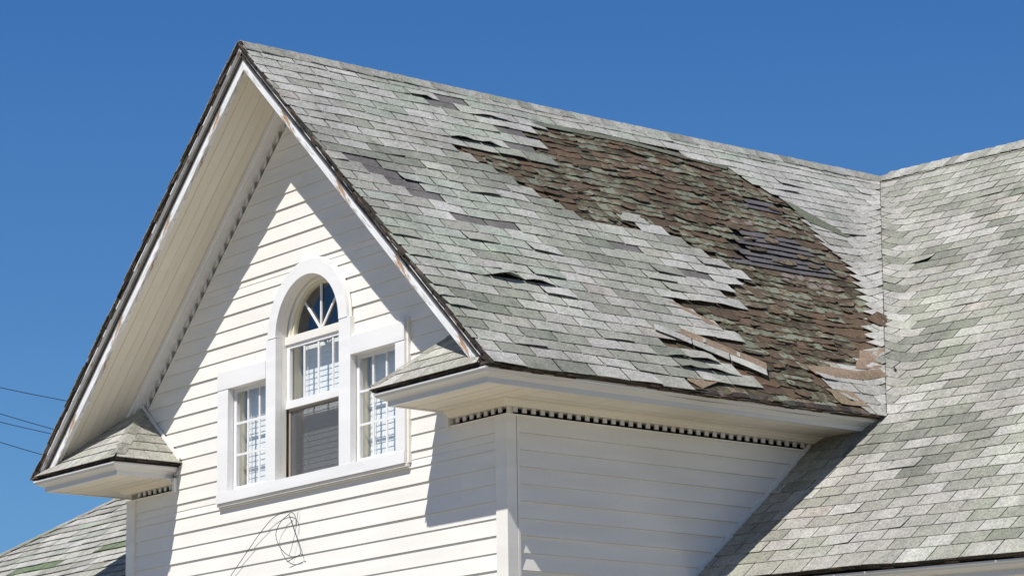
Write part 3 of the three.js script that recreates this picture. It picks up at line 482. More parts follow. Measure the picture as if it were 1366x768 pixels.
// little hipped roofs over the cornice returns
function returnRoof(sg) {
  const xo = sg * E, xi = sg > 0 ? E - 1.3386 : -(E - 1.3704), p = .875, dz = DF, hip = V(xi + sg * dz, p * dz, 0);
  const front = (u, s) => { const t = s / Math.hypot(1, p); return V(u, p * t, dz - t); };      // s: distance up the slope
  const nF = V(0, 1, p).normalize(), nI = V(-sg * p, 1, 0).normalize(), c = Math.hypot(1, p);
  const R = rng(60 + sg), lim = dz * c;
  const inner = (u, s) => { const t = s / c; return V(xi + sg * t, p * t, u); };                 // u = z
  const base = part('return_roof', (() => { const g = new Geo(), A = V(sg * (E - .05), -.03, dz - .03), B = V(xi + sg * .02, -.03, dz - .02), C = V(xi + sg * .02, -.03, 0), Hh = hip.clone().add(V(0, -.02, 0)), T = V(sg * E * (1 - (p * dz + .14) / H), p * dz - .02, 0); if (sg > 0) { g.tri(A, Hh, B, [0, 0], [1, 1], [1, 0]); g.tri(A, T, Hh, [0, 0], [0, 1], [1, 1]); g.tri(B, Hh, C, [0, 0], [1, 1], [1, 0]); } else { g.tri(A, B, Hh, [0, 0], [1, 0], [1, 1]); g.tri(A, Hh, T, [0, 0], [1, 1], [0, 1]); g.tri(B, C, Hh, [0, 0], [1, 0], [1, 1]); } return g; })(), deckMat, { label: sg > 0 ? 'small hipped shingle roof over the cornice return beside the shaded side wall' : 'small hipped shingle roof over the far cornice return' });
  for (let k = 0; k < 7; k++) {
    const s0 = k * EXP * .98 - (k ? 0 : .02), s1 = Math.min(lim, s0 + EXP + .02); if (s0 > lim - .02) break;
    const lf = (s) => .012 + .008 * Math.max(0, 1 - (s - s0) / EXP);
    // front face
    const xa = Math.min(xo, xi), xb = Math.max(xo, xi);
    for (let u = xa - (k % 2) * .15; u < xb; u += .29) {
      const fi = (q) => sg > 0 ? q[0] - (xi + q[1] / c + .0) : (xi - q[1] / c) - q[0];
      let pl = rect(Math.max(u + .003, xa), Math.min(u + .287, xb + .0), s0, s1); if (u + .287 < xa + .02) continue;
      pl = clip(pl, fi); pl = clip(pl, (q) => { const v = front(...q); return H * (1 - Math.abs(v.x) / E) - .13 - v.y + .02; }); if (pl.length < 3) continue;
      add(base, 'shingle', shinglePiece(pl, front, nF, (a, s) => lf(s), .005, [R() * 9, R() * 9]), PALE[[0, 1, 2, 1, 0, 6][Math.floor(R() * 6)]]);
    }
    // inner end face
    for (let u = -(k % 2) * .15; u < dz; u += .3) { let pl = rect(Math.max(0, u + .003), Math.min(u + .297, dz), s0, s1); pl = clip(pl, (q) => dz - q[1] / c - q[0]); if (pl.length < 3) continue; add(base, 'shingle', shinglePiece(pl, inner, nI, (a, s) => lf(s), .005, [R() * 9, R() * 9], sg < 0), PALE[[2, 3, 1, 2][Math.floor(R() * 4)]]); }
  }
  for (let k = 0; k < 5; k++) { // hip caps
    const t0 = k * .125, t1 = Math.min(dz, t0 + .17); if (t0 > dz - .05) break; const w = .085, l0 = .028, l1 = .018;
    const P = (t, a, b, l) => V(xi + sg * (t + a), p * (t - 0) + l - 0, dz - t - b);
    const g = new Geo(), e0 = [V(xi + sg * (t0 + w), p * t0 + l0, dz - t0 + .0), V(xi + sg * t0, p * t0 + l0 + .008, dz - t0), V(xi + sg * t0, p * t0 + l0, dz - t0 - w)], e1 = [V(xi + sg * (t1 + w), p * t1 + l1, dz - t1), V(xi + sg * t1, p * t1 + l1 + .008, dz - t1), V(xi + sg * t1, p * t1 + l1, dz - t1 - w)];
    e0[0].y = p * t0 + l0; e0[2].y = p * t0 + l0;
    const dn = V(0, -.008, 0);
    for (let i = 0; i < 2; i++) { const q = [e0[i], e0[i + 1], e1[i + 1], e1[i]]; if (sg > 0) q.reverse(); g.slab(q, q.map((v) => v.clone().add(dn)), [[k, 0], [k + .08, 0], [k + .08, .15], [k, .15]]); }
    add(base, 'hip_cap_shingle', g, PALE[[2, 1, 3][k % 3]]);
  }
  const R2 = rng(90), pts = []; for (let i = 0; i <= 12; i++) pts.push(V(xi + (xo - xi) * i / 12, .006, DF - .012)); if (sg > 0) pts.reverse(); const rp = sg > 0 ? pts : pts;
  raggedEdge(rp, V(0, 0, 1), V(0, 1, 0), R2, 'worn_edge', base, .06, 2);
  const pts2 = []; for (let i = 0; i <= 6; i++) pts2.push(V(xi + sg * .012, .006, DF * i / 6)); raggedEdge(pts2, V(-sg, 0, 0), V(0, 1, 0), R2, 'worn_edge', base, .06, 2);
  if (sg < 0) { // wall flashing up the slope
    const a = V(xi, .0, .02), b = hip.clone().add(V(.0, 0, .02)), up = V(.02, .04, 0); add(base, 'wall_flashing', new Geo().slab([a.clone().add(V(0, 0, .012)), a.clone().add(up).add(V(0, 0, .012)), b.clone().add(up).add(V(0, 0, .012)), b.clone().add(V(0, 0, .012))], [a, a.clone().add(up), b.clone().add(up), b], [[0, 0], [0, .1], [1, .1], [1, 0]]), sidingMat); }
}
returnRoof(1); returnRoof(-1);

// ---------------------------------------------------------------- windows
{
  const Z1 = .052;
  const win = part('window', new Geo().box(-1.19 + WX, 1.315 + WX, -.412, -.326, -.004, Z1 + .008), trimMat, { label: 'three part window with arched centre, white casing and blinds' });   // bottom casing across the whole group
  const cb = (x0, x1, y0, y1, z = Z1) => add(win, 'casing_board', new Geo().box(x0 + WX, x1 + WX, y0, y1, -.004, z), trimMat);
  cb(-1.19, -1.04, -.324, .488); cb(-1.19, -.502, .490, .628, Z1 + .004); cb(-.50, -.365, -.324, SPR); cb(.485, .635, -.324, SPR); cb(1.2, 1.315, -.324, .488); cb(.637, 1.315, .490, .628, Z1 + .004);
  { const s = new THREE.Shape(); s.absarc(CXW, SPR + .002, .535, 0, Math.PI, false); s.lineTo(CXW - RI, SPR + .002); s.absarc(CXW, SPR + .002, RI, Math.PI, 0, true); s.closePath(); add(win, 'arch_casing', strip(new THREE.ExtrudeGeometry(s, { depth: Z1 + .004, bevelEnabled: false, curveSegments: 32 })), trimMat); }
  // channel bead round the outside of the casing
  const tube = (pts, r, name, mat, parent, closed = false) => add(parent, name, strip(new THREE.TubeGeometry(new THREE.CatmullRomCurve3(pts, closed), Math.max(4, pts.length * 3), r, 7, closed)), mat);
  { const pts = []; for (let i = 0; i <= 30; i++) { const a = Math.PI * i / 30; pts.push(V(CXW + Math.cos(a) * .548, SPR + Math.sin(a) * .548, .026)); } tube(pts, .013, 'casing_bead', sidingMat, win);
    const bb = (x0, x1, y0, y1) => add(win, 'casing_bead', new Geo().box(x0 + WX, x1 + WX, y0, y1, 0, .034), sidingMat);
    bb(-.500, -.477, .642, SPR); bb(.596, .62, .642, SPR); bb(-1.212, -.502, .630, .652); bb(.6, 1.337, .630, .652); bb(-1.214, -1.192, -.41, .629); bb(1.317, 1.339, -.41, .629); add(win, 'sill_bead', new Geo().box(-1.2 + WX, 1.325 + WX, -.436, -.414, 0, .045), sidingMat); add(win, 'sill_bead', new Geo().box(-1.2 + WX, 1.325 + WX, -.448, -.438, 0, .026), sidingMat); }
  const frame = (x0, x1, y0, y1, z0, z1, w, mat, name) => { const g = new Geo(); g.box(x0, x0 + w, y0, y1, z0, z1).box(x1 - w, x1, y0, y1, z0, z1).box(x0 + w, x1 - w, y0, y0 + w, z0, z1).box(x0 + w, x1 - w, y1 - w, y1, z0, z1); return add(win, name, g, mat); };
  const blind = (x0, x1, y0, y1, z, tilt = 1.46) => { const g = new Geo(); for (let y = y0; y < y1; y += .044) { const d = .0235, a = d * Math.cos(tilt), b = d * Math.sin(tilt), A = V(x0, y - b, z + a), B = V(x1, y - b, z + a), C = V(x1, y + b, z - a), D = V(x0, y + b, z - a), dn = V(0, -.0012, 0); g.slab([A, B, C, D], [A, B, C, D].map((v) => v.clone().add(dn)), [[0, 0], [1, 0], [1, .02], [0, .02]]); } for (const x of [x0 + .08, x1 - .08]) g.box(x - .003, x + .003, y0, y1, z + .014, z + .016); return add(win, 'blind', g, blindMat, { kind: 'stuff' }); };
  for (const [x0, x1, y0, y1] of [openL, openR]) {
    const z = -.012, w = .028; frame(x0, x1, y0, y1, z - .03, z, w, trimMat, 'sash');
    const a = x0 + w, b = x1 - w, c = y0 + w, d = y1 - w;
    add(win, 'pane', new Geo().box(a, b, c, d, z - .016, z - .012), glassMat);
    for (const t of [1 / 3, 2 / 3]) { add(win, 'muntin', new Geo().box(a + (b - a) * t - .009, a + (b - a) * t + .009, c, d, z - .011, z - .002), trimMat); }
    for (const t of [1 / 3, 2 / 3]) add(win, 'muntin', new Geo().box(a, b, c + (d - c) * t - .009, c + (d - c) * t + .009, z - .0115, z - .004), trimMat);
    add(win, 'jamb_liner', new Geo().box(x0 - .02, x0 + .02, y0, y1, -.19, z - .031).box(x1 - .02, x1 + .02, y0, y1, -.19, z - .031), linerMat);
    blind(x0 + .10 - .06, x1 - .0, y0 + .03, y1 + .02, -.105);
  }
  { // centre unit
    const [x0, x1, y0, y1] = openC, z = -.06, w = .04;
    frame(x0, x1, y0, .250 + .02, z - .05, z - .02, w, trimMat, 'lower_sash'); frame(x0, x1, .252, y1 - .04, z - .02, z + .008, w, trimMat, 'upper_sash');
    add(win, 'meeting_rail', new Geo().box(x0 + .002, x1 - .002, .232, .292, z - .018, z + .018), trimMat);
    add(win, 'transom_bar', new Geo().box(x0, x1, y1 - .05, y1 + .012, z - .04, z + .022), sidingMat);
    add(win, 'pane', new Geo().box(x0 + w, x1 - w, .29, y1 - .085, z - .010, z - .006), glassMat);
    add(win, 'pane', new Geo().box(x0 + w, x1 - w, y0 + w, .232, z - .040, z - .036), glassMat);
    for (const t of [.25, .5, .75]) add(win, 'muntin', new Geo().box(x0 + w + (x1 - x0 - 2 * w) * t - .009, x0 + w + (x1 - x0 - 2 * w) * t + .009, .29, y1 - .085, z - .005, z + .004), trimMat);
    add(win, 'insect_screen', new Geo().box(x0 + .03, x1 - .03, y0 + .03, .232, z - .012, z - .0105), screenMat);
    frame(x0 + .015, x1 - .015, y0 + .012, .236, z - .018, z - .004, .022, screenFrameMat, 'screen_frame');
    blind(x0 + .06, x1 - .02, y0 + .02, y1 - .06, -.17);
    add(win, 'jamb_liner', new Geo().box(x0 - .02, x0 + .02, y0, y1, -.26, z - .051).box(x1 - .02, x1 + .02, y0, y1, -.26, z - .051), linerMat);
    // half-round light over the transom
    const ring = (ro, ri, za, zb, mat, name) => { const s = new THREE.Shape(); s.absarc(CXW, y1 + .012, ro, 0, Math.PI, false); s.lineTo(CXW - ri, y1 + .012); s.absarc(CXW, y1 + .012, ri, Math.PI, 0, true); s.closePath(); const g = strip(new THREE.ExtrudeGeometry(s, { depth: zb - za, bevelEnabled: false, curveSegments: 28 })); g.translate(0, 0, za); return add(win, name, g, mat); };
    ring(RI + .01, RI - .035, z - .05, z + .004, sidingMat, 'arch_frame'); ring(RI - .036, RI - .065, z - .05, z - .012, linerMat, 'arch_sash');
    { const s = new THREE.Shape(); s.absarc(CXW, y1 + .012, RI - .04, 0, Math.PI, false); s.closePath(); const g = strip(new THREE.ExtrudeGeometry(s, { depth: .004, bevelEnabled: false, curveSegments: 28 })); g.translate(0, 0, z - .034); add(win, 'pane', g, glassMat); }
    for (const a of [Math.PI * .27, Math.PI / 2, Math.PI * .73]) { const r = a === Math.PI / 2 ? RI - .065 : RI - .10, c = Math.cos(a), q = Math.sin(a), w2 = .009, o = V(CXW, y1 + .012, 0), P = (t, s, zz) => V(o.x + c * t - q * s, o.y + q * t + c * s, zz); const top = [P(0, -w2, z - .018), P(r, -w2, z - .018), P(r, w2, z - .018), P(0, w2, z - .018)]; add(win, 'muntin', new Geo().slab(top, top.map((v) => v.clone().setZ(z - .029)), [[0, 0], [.3, 0], [.3, .02], [0, .02]]), trimMat); }
  }
  // the room behind, so that the panes look into something
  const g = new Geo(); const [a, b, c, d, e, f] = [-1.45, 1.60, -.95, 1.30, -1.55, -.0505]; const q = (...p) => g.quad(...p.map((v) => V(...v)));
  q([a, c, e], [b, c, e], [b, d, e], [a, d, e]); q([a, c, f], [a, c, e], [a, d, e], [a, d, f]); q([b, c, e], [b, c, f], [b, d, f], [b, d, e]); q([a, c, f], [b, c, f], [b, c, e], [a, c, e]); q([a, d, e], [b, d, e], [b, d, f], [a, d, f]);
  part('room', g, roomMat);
}

// ---------------------------------------------------------------- main roof on the right
const XM = 9.5;
const mainRoof = part('main_roof', (() => { const g = new Geo(), t = .05, P = (x, s, l) => surfM(x, s).addScaledVector(NM, l), n = 16, m = 16;
  for (let i = 0; i < n; i++) for (let k = 0; k < m; k++) { const s0 = LM * i / n, s1 = LM * (i + 1) / n; const xa = (s) => { const v = s > 1.4 ? valleyX(s) - .12 : -2.4; return Math.max(-2.4, v); }; const f = (s, q) => [xa(s) + (XM - xa(s)) * Math.pow(q / m, 1.4), s]; const a = f(s0, k), b = f(s0, k + 1), c = f(s1, k + 1), d = f(s1, k); g.quad(P(...a, -.02), P(...b, -.02), P(...c, -.02), P(...d, -.02), a, b, c, d); g.quad(P(...d, -.07), P(...c, -.07), P(...b, -.07), P(...a, -.07), d, c, b, a); }
  return g; })(), feltMat, { label: 'intact weathered grey shingle roof meeting the gable in a valley' });
{
  const R = rng(41), restG = PALE.map(() => []), TM = .291; let cnt = 0; const all = [];
  const tone = (x, s) => { const f = noise(x * 1.5 + 80, s * 1.9 + 5) * .3 + noise(x * 4 + 3, s * 5 + 9) * .2 + R() * .5 - .03; if (R() < .012) return 5; return f > .72 ? 6 : f > .60 ? 0 : f > .47 ? 1 : f > .36 ? 2 : f > .25 ? 3 : f > .17 ? 4 : 8; };
  const rows = Math.floor(LM / EXP);
  for (let k = 0; k < rows; k++) {
    const s0 = k * EXP - (k ? 0 : .03), s1 = (k + 1) * EXP, off = 3.068 - .017 * k + (k % 2 ? -.158 : 0);
    for (let i = -14; i < 24; i++) {
      const u0 = off + i * TM, u1 = u0 + TM, y = planeM(u0, ZE - s0 * CA); if (u0 > XM - .3) break;
      const inV = y > -.02, xmin = inV ? Math.max(.02, valleyX(s1 + .02)) : W + .005; if (u1 < xmin) continue;
      let poly = rect(Math.max(u0 + .0052, inV ? -9 : W + .005), u1 - .0052, s0 + (R() - .5) * .006, s1 + .02, 3);
      if (inV) poly = clip(poly, (p) => p[0] - valleyX(p[1]) - .008); if (poly.length < 3) continue;
      let ar = 0; for (let q = 0; q < poly.length; q++) { const [x1, y1] = poly[q], [x2, y2] = poly[(q + 1) % poly.length]; ar += x1 * y2 - x2 * y1; } if (Math.abs(ar) < .004) continue;
      const cu = R() < .12 ? R() * .010 : R() * .003, ph = R() * 6, ru = [R() * .05 + 3, R() * .05 + 2], xc = (u0 + u1) / 2, sc = (s0 + s1) / 2; const up = (Math.abs(s0 - 4.37) < EXP * .5 && xc > 1.72 && xc < 2.05) ? .022 : 0;
      const g = shinglePiece(poly, surfM, NM, (u, s) => { const q = Math.max(0, 1 - (s - s0) / (s1 - s0)); return .002 + q * (.006 + cu * (.5 + .5 * Math.sin(ph + u * 9))) + up * q * q * Math.max(0, (u - u0) / TM); }, .0042, ru);
      const vis = xc < (inV ? 4.4 + (2.2 - sc) * .1 : 5.5) && xc < 5.4 - sc * .55;
      all.push({ g, t: tone(xc, sc), vis });
    }
  }
  for (const q of all) { if (q.vis && cnt < 380) { add(mainRoof, 'shingle', q.g, PALE[q.t]); cnt++; } else restG[q.t].push(q.g.build()); }
  restG.forEach((a, i) => { if (a.length) add(mainRoof, 'far_shingles', mergeGeometries(a), PALE[i], { kind: 'stuff' }); });
  console.log('main individual', cnt, 'of', all.length);
  // ridge caps of the main roof
  for (let x = .1, k = 0; x < XM; x += .13, k++) { const g = new Geo(), x1 = x + .16, y = planeM(x, ZR), yb = planeM(x1, ZR), l = .02, a = .14; const A = [V(x, y + l - .105, ZR + a), V(x, y + l, ZR), V(x, y + l - .105, ZR - a)], B = [V(x1, yb + l - .008 - .105, ZR + a), V(x1, yb + l - .008, ZR), V(x1, yb + l - .008 - .105, ZR - a)], dn = V(0, -.007, 0); for (let i = 0; i < 2; i++) { const q = [A[i], B[i], B[i + 1], A[i + 1]]; g.slab(q, q.map((v) => v.clone().add(dn)), [[k, 0], [k + .16, 0], [k + .16, .15], [k, .15]]); } add(mainRoof, 'ridge_cap_shingle', g, PALE[[0, 1, 2, 0, 3][Math.floor(R() * 5)]]); }
  const ev = []; for (let i = 0; i <= 60; i++) ev.push(surfM(W + (XM - W) * i / 60, -.015)); raggedEdge(ev, V(0, -MZ * CA, CA), NM, R, 'worn_edge', mainRoof);
  // back slope, gable end and walls that close the main block
  const yb = (z) => HM - MZ * (ZR - z) * 1; part('main_roof_back_slope', new Geo().slab([V(-6, planeM(-6, ZR), ZR), V(XM, planeM(XM, ZR), ZR), V(XM, -1.3, ZR - 4.8), V(-6, -1.1, ZR - 4.8)].reverse(), [V(-6, planeM(-6, ZR) - .07, ZR), V(XM, planeM(XM, ZR) - .07, ZR), V(XM, -1.37, ZR - 4.8), V(-6, -1.17, ZR - 4.8)].reverse(), [[0, 0], [15, 0], [15, 6], [0, 6]]), PALE[2]);
  for (const x of [-2.4, XM - .4]) part('main_gable_end', new Geo().slab([V(x + .1, -1.6, ZE - .12), V(x + .1, -1.6, ZR - 4.7), V(x + .1, planeM(x, ZR) - .03, ZR)], [V(x, -1.6, ZE - .12), V(x, -1.6, ZR - 4.7), V(x, planeM(x, ZR) - .03, ZR)], [[0, 0], [9, 0], [4.5, 4]]), sidingMat);
  part('main_wall', new Geo().box(-2.4, -2.26, GND, -1.59, ZR - 4.5, -6.3), sidingMat);
  // eave trim
  const g = new Geo(), y = (x) => planeM(x, ZE) ; let acc = 0;
  for (let q = 0; q < crown.length; q++) { const [oa, ya] = crown[q], [ob, ybb] = crown[(q + 1) % crown.length], zB = ZE - .10, P = (x, o, yy) => V(x, y(x) + yy - .02, zB + o * 1.15); g.quad(P(W, oa, ya), P(XM, oa, ya), P(XM, ob, ybb), P(W, ob, ybb), [0, acc], [7, acc], [7, acc + .02], [0, acc + .02]); acc += .02; }
  part('main_eave_fascia', g, alumMat);
  part('main_eave_soffit', new Geo().slab([V(W, y(W) - .14, ZE - .11), V(W, y(W) - .14, ZE - .6), V(XM, y(XM) - .14, ZE - .6), V(XM, y(XM) - .14, ZE - .11)], [V(W, y(W) - .12, ZE - .11), V(W, y(W) - .12, ZE - .6), V(XM, y(XM) - .12, ZE - .6), V(XM, y(XM) - .12, ZE - .11)], [[0, 0], [0, .5], [7, .5], [7, 0]]), soffitMat);
  const mw = part('main_wall', new Geo().box(W + .001, XM - .4, GND, -1.32, ZE - .74, ZE - .6), sidingMat); const lower = []; for (let k = 0; k < 30; k++) { const y0 = -1.5 - .0 - (k + 1) * STEP; if (y0 < GND) break; lower.push(boardGeo(() => W + .03, () => XM - .42, y0, y0 + STEP, .015, (u, yy, o) => V(u, yy, ZE - .6 + o)).build()); } add(mw, 'lower_siding', mergeGeometries(lower), sidingMat, { kind: 'stuff' });
  part('main_wall', new Geo().box(XM - .4, XM - .26, GND, -1.45, ZR - 4.4, ZE - .6), sidingMat); part('main_wall', new Geo().box(-5.9, XM - .41, GND, -1.3, ZR - 4.5, ZR - 4.36), sidingMat);
}

{ // strip of shingle under the cut edges of the valley
  const g = new Geo(), n = 40;
  for (let i = 0; i < n; i++) { const a = L * i / n, b = L * (i + 1) / n, P = (s, d) => surfR(valleyZ(s) + d, s).addScaledVector(NR, -.003), Q = (s, d) => { const v = surfR(valleyZ(s), s), sm = (ZE - v.z) / CA; return surfM(v.x + d, sm).addScaledVector(NM, -.003); };
    g.quad(P(a, .08), P(a, 0), P(b, 0), P(b, .08), [.08, a], [0, a], [0, b], [.08, b]); g.quad(Q(a, 0), Q(a, .08), Q(b, .08), Q(b, 0), [0, a], [.08, a], [.08, b], [0, b]); }
  add(mainRoof, 'valley_lining', g, PALE[8]);
}

// ---------------------------------------------------------------- lower hipped roof to the left of the gable wing
{
  const m = .723, c = Math.hypot(1, m), y0p = -.524, z0p = -.425, ze = .62, ye = y0p - m * (ze - z0p);
  const surf = (x, s) => { const z = ze - s / c; return V(x, y0p - m * (z - z0p) + (noise(x * 1.6, s * 2 + 70) - .5) * .012, z); }, n = V(0, 1, m).normalize();
  const hx = (z) => -6.364 + (z + .865) * (1.073 / -.645);        // x of the hip at depth z
  const sTop = 3.1, base = part('side_roof', new Geo().slab([[hx(ze) + .0, 0], [-W, 0], [-W, sTop], [hx(ze - sTop / c), sTop]].map(([a, b]) => surf(a, b).addScaledVector(n, -.015)), [[hx(ze), 0], [-W, 0], [-W, sTop], [hx(ze - sTop / c), sTop]].map(([a, b]) => surf(a, b).addScaledVector(n, -.07)), [[0, 0], [6, 0], [6, 3], [3, 3]]), deckMat, { label: 'lower hipped shingle roof with mossy green patches behind the gable wall' });
  const R = rng(52), rest = [];
  for (let k = 0; k < Math.floor(sTop / EXP); k++) for (let x = -9.2 - (k % 2) * .15 + (k * .02); x < -W; x += .3) {
    const s0 = k * EXP - (k ? 0 : .03), s1 = s0 + EXP + (k ? 0 : .03); let poly = rect(x + .003, Math.min(-W - .03, x + .297), s0 + (R() - .5) * .01, s1 + .02, 3); if (x + .297 > -W + .1) continue;
    poly = clip(poly, (p) => p[0] - hx(ze - p[1] / c)); if (poly.length < 3) continue; let ar = 0; for (let q = 0; q < poly.length; q++) { const [x1, y1] = poly[q], [x2, y2] = poly[(q + 1) % poly.length]; ar += x1 * y2 - x2 * y1; } if (Math.abs(ar) < .004) continue;
    const xc = x + .15, cu = R() * .008, sc = s0 + .06; const z = ze - sc / c; const ru = [R() * 9, R() * 9];
    const t = R(); let mat = PALE[t < .3 ? 0 : t < .5 ? 1 : t < .65 ? 6 : t < .8 ? 2 : t < .9 ? 7 : 3];
    if (xc > -5.35 && xc < -4.45 && Math.abs(z + .48) < .07) mat = greenBrightMat; if (xc > -4.0 && xc < -3.3 && Math.abs(z + .60) < .045) mat = greenBrightMat; if (Math.abs(xc + 4.2) < .16 && Math.abs(z + 1.13) < .05) mat = bareMat;
    const g = shinglePiece(poly, surf, n, (u, s) => .002 + Math.max(0, 1 - (s - s0) / EXP) * (.008 + cu), .005, ru);
    if (z < -.25 && z > -1.75) add(base, 'shingle', g, mat); else rest.push(g.build());
  }
  add(base, 'far_shingles', mergeGeometries(rest), PALE[1], { kind: 'stuff' });
  for (let z = ze, k = 0; z > ze - sTop / c + .1; z -= .105, k++) { const P = (zz, l) => V(hx(zz), y0p - m * (zz - z0p) + l, zz), a = P(z, .03), b = P(z - .14, .022), r = V(.13, -.0, -.0), l = V(-.10, -.09, -.03), g = new Geo(), dn = V(0, -.007, 0); for (const q of [[a.clone().add(r), b.clone().add(r), b, a], [a, b, b.clone().add(l), a.clone().add(l)]]) g.slab(q, q.map((v) => v.clone().add(dn)), [[k, 0], [k + .14, 0], [k + .14, .12], [k, .12]]); add(base, 'hip_cap_shingle', g, PALE[[1, 2, 0, 3][Math.floor(R() * 4)]]); }
  // hidden outer slope of the hip, eave trim and walls
  const zt = ze - sTop / c, yt = y0p - m * (zt - z0p); part('side_roof_outer_slope', new Geo().slab([V(hx(ze), ye, ze), V(hx(zt), yt, zt), V(hx(zt), yt, zt - 1.2), V(hx(ze), ye, zt - 2.4)], [V(hx(ze), ye - .06, ze), V(hx(zt), yt - .06, zt), V(hx(zt), yt - .06, zt - 1.2), V(hx(ze), ye - .06, zt - 2.4)], [[0, 0], [3, 3], [4, 3], [5, 0]]), PALE[2]);
  part('side_roof_end', new Geo().slab([V(-W - .031, ye - .06, ze - .08), V(-W - .031, ye - .06, -.02), V(-W - .031, y0p - m * (-.02 - z0p) - .03, -.02)], [V(-W - .05, ye - .06, ze - .08), V(-W - .05, ye - .06, -.02), V(-W - .05, y0p - m * (-.02 - z0p) - .03, -.02)], [[0, 0], [.6, 0], [.6, .4]]), alumMat);
  part('side_eave_fascia', new Geo().box(hx(ze) + .03, -W - .03, ye - .17, ye - .03, ze - .08, ze - .05), alumMat);
  part('side_wing_wall', new Geo().box(-8.3, -W - .03, GND, ye - .06, -.14, .0 - .02), sidingMat); part('side_wing_wall', new Geo().box(-8.3, -8.16, GND, ye - .06, -5.5, -.141), sidingMat);
}

// move the finished parts into the house at eave height; drop builder notes
for (const m of [...parts.children]) { parts.remove(m); m.position.y += YE; house.add(m); }
house.traverse((o) => { delete o.userData.off; delete o.userData.abs0; });
for (const m of house.children) for (const c of m.children) { /* children are placed relative to their part */ }

// ---------------------------------------------------------------- loose things
function thing(name, geo, mat, label, category, group, o = {}) { const m = add(scene, name, geo, mat, { ...o }); delete m.userData.off; m.userData.label = label; m.userData.category = category; if (group) m.userData.group = group; return m; }
const lift = (g) => { const b = g instanceof Geo ? g.build() : g; b.translate(0, YE, 0); return b; };
{ // strip of three tabs that slid down the torn patch, turned over at its upper half
  const R = rng(14); const a = [-1.42, .80], b = [-2.12, .40], du = [b[0] - a[0], b[1] - a[1]], len = Math.hypot(...du), t = [du[0] / len, du[1] / len], nn = [t[1], -t[0]];
  const root = new THREE.Group(); root.name = 'loose_shingle_strip'; const o = surfR((a[0] + b[0]) / 2, (a[1] + b[1]) / 2); root.position.set(o.x, o.y + YE, o.z); scene.add(root);
  root.userData = { label: 'pale torn shingle strip slid askew across the brown patch above the eave', category: 'shingle' };
  const P = (q, w) => [a[0] + t[0] * q + nn[0] * w, a[1] + t[1] * q + nn[1] * w];
  const mk = (q0, q1, w0, w1, l, mat, name) => { const p = [P(q0, w0), P((q0 + q1) / 2, w0), P(q1, w0), P(q1, w1), P((q0 + q1) / 2, w1), P(q0, w1)]; let ar = 0; for (let i = 0; i < p.length; i++) { const [x1, y1] = p[i], [x2, y2] = p[(i + 1) % p.length]; ar += x1 * y2 - x2 * y1; } const g = shinglePiece(p, surfR, NR, () => l + R() * .004, .005, [R() * 5, R() * 5], true); const m = add(scene, name, g, mat); scene.remove(m); delete m.userData.off; m.position.sub(o); root.add(m); return m; };
  const sgn = 1, n = 3, w = (len + .12) / n;
  for (let i = 0; i < n; i++) mk(-.06 + i * w + .006, -.06 + (i + 1) * w - .006, 0, -.105 * sgn, .022, PALE[i === 1 ? 0 : 6], 'tab');
  mk(.16, len + .06, -.001, .105 * sgn, .024, tanMat, 'adhesive_strip'); for (const q of [.34, .62]) mk(q, q + .022, .004, .07 * sgn, .0295, PALE[6], 'tab_mark');
}
{ // scrap of brown shingle caught on the valley
  const p = [[-4.02, 1.24], [-4.00, 1.40], [-4.16, 1.46], [-4.26, 1.36], [-4.14, 1.20]]; const g = shinglePiece(p, surfR, NR, (u, s) => .03 + (u + 4.1) * -.06, .007, [3, 1], true); thing('loose_shingle', lift(g), wornMat(wt[3], '#cfc5bd'), 'small brown shingle scrap caught in the valley between the two roofs', 'shingle');
}
{ // clump of leaves at the foot of the valley
  const R = rng(70), g = new Geo(), o = surfR(-3.60, .50); for (let i = 0; i < 46; i++) { const c = o.clone().add(V((R() - .5) * .06 + .02, R() * .09 - .02, (R() - .5) * .05)), a = V(R() - .5, R() - .5, R() - .5).normalize().multiplyScalar(.022), b = V(R() - .5, R() - .5, R() - .5).normalize().multiplyScalar(.022), q = [c.clone().add(a), c.clone().add(b), c.clone().sub(a), c.clone().sub(b)]; g.slab(q, q.map((v) => v.clone().add(V(0, -.001, 0))), [[0, 0], [.1, 0], [.1, .1], [0, .1]]); }
  thing('leaf_litter', lift(g), edgeMats[0], 'dark clump of leaves lodged at the foot of the valley', 'leaves', null, { kind: 'stuff' });
}
{ // loop of old cable hanging on the wall under the window
  const T = (pts, r = .0026) => strip(new THREE.TubeGeometry(new THREE.CatmullRomCurve3(pts.map(([x, y, z]) => V(x, y + YE, z))), 60, r, 6));
  const loop = [[-.95, -1.0, .03], [-.70, -.83, .035], [-.47, -.68, .04], [-.30, -.60, .04], [-.12, -.585, .036], [-.03, -.63, .04], [-.01, -.72, .045]];
  const ring = [[-.09, -.60, .045], [-.22, -.66, .05], [-.27, -.74, .055], [-.22, -.84, .055], [-.08, -.93, .05], [.05, -.925, .045], [.02, -.85, .04], [-.07, -.70, .035], [-.12, -.61, .034]];
  const tail = [[-.64, -1.0, .03], [-.50, -.84, .034], [-.41, -.71, .036], [-.30, -.61, .036], [-.12, -.59, .036], [-.012, -.60, .03]];
  const g = mergeGeometries([T(loop), T(ring), T([[-.012, -.60, .028], [-.03, -.75, .04], [-.07, -.88, .05], [-.10, -.925, .05]], .0018), T([[.055, -.925, .045], [.08, -.94, .04]], .003), T([[.04, -.93, .045], [-.14, -.965, .04]], .003)]);
  thing('loose_cable', g, wireMat, 'thin dark cable looped on the cream clapboards below the window', 'cable');
}
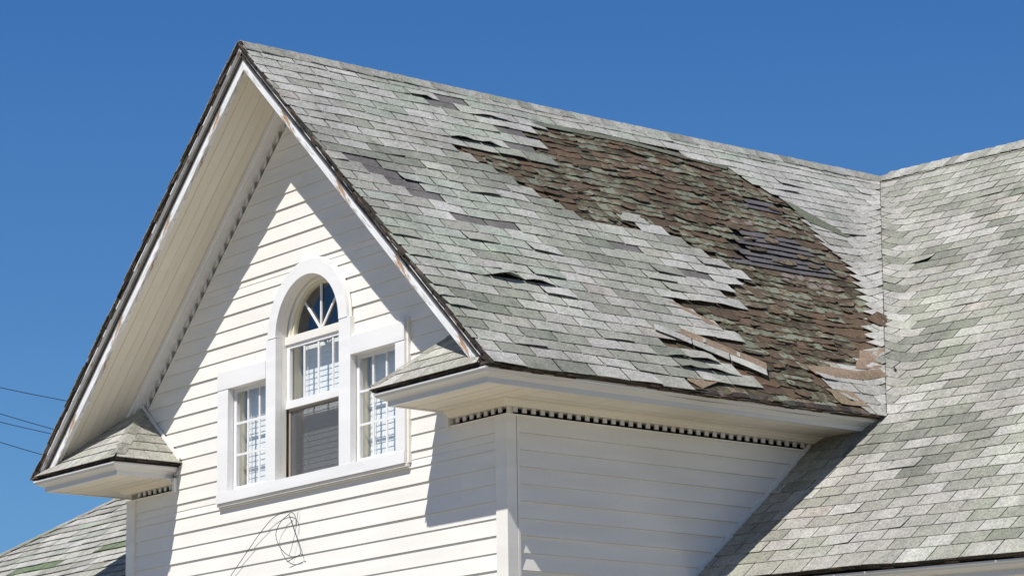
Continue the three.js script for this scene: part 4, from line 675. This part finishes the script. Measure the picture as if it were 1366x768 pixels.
{ // power lines far behind the house
  const yaw = .8975, pit = .2191, roll = -.014, f = V(-Math.sin(yaw) * Math.cos(pit), Math.sin(pit), -Math.cos(yaw) * Math.cos(pit)), rt = V(0, 0, 0).crossVectors(f, V(0, 1, 0)).normalize(), up = V(0, 0, 0).crossVectors(rt, f), r2 = rt.clone().multiplyScalar(Math.cos(roll)).addScaledVector(up, Math.sin(roll)), u2 = up.clone().multiplyScalar(Math.cos(roll)).addScaledVector(rt, -Math.sin(roll));
  const C = camera.position, far = (u, v, d) => C.clone().add(f.clone().addScaledVector(r2, (u - 683) / 3732).addScaledVector(u2, -(v - 384) / 3732).multiplyScalar(d));
  const ends = [[517, 535], [552, 571.5], [563, 577], [590, 605]].map(([a, b], i) => { const k = (b - a) / [90, 68, 62, 52][i]; const P = (u) => a + k * u; return [far(-420, P(-420) - 14, 62), far(0, P(0), 64), far(90, P(90), 64.5), far(560, P(560) - 8, 67)]; });
  const labels = ['thin power line, topmost of four beside the gable', 'thin power line, second of four below the topmost', 'thin power line, third of four close under the second', 'thin power line, lowest of four beside the gable'];
  ends.forEach((e, i) => thing('power_line', strip(new THREE.TubeGeometry(new THREE.CatmullRomCurve3(e), 40, .009, 5)), wireMat, labels[i], 'power line', 'power lines in the sky behind the house'));
  const poleMat = new THREE.MeshStandardMaterial({ color: col('#6a5747'), roughness: .95, map: wt[3] });
  for (const [k, lab] of [[0, 'wooden utility pole carrying four lines beyond the yard'], [3, 'wooden utility pole hidden behind the house']]) { const p = ends[0][k], top = Math.max(...ends.map((e) => e[k].y)) + .4; const r = new THREE.Group(); r.name = 'utility_pole'; r.position.set(p.x, 0, p.z); r.userData = { label: lab, category: 'pole', group: 'utility poles' }; scene.add(r);
    const shaft = new THREE.Mesh(new THREE.CylinderGeometry(.11, .16, top, 12).translate(0, top / 2, 0), poleMat); shaft.name = 'shaft'; shaft.castShadow = true; r.add(shaft);
    ends.forEach((e) => { const q = e[k], d = V(q.x - p.x, 0, q.z - p.z), l = d.length() + .15; const arm = new THREE.Mesh(new THREE.BoxGeometry(l * 2, .1, .1), poleMat); arm.name = 'crossarm'; arm.position.set(0, q.y - .08, 0); arm.rotation.y = Math.atan2(-d.z, d.x); r.add(arm); }); }
}
// unique names for repeated top-level things
{ const seen = {}; for (const o of scene.children) if (o.name) { const n = seen[o.name] = (seen[o.name] ?? -1) + 1; if (n) o.name += '_' + String(n).padStart(3, '0'); } }
scene.updateMatrixWorld(true);
renderer.render(scene, camera);
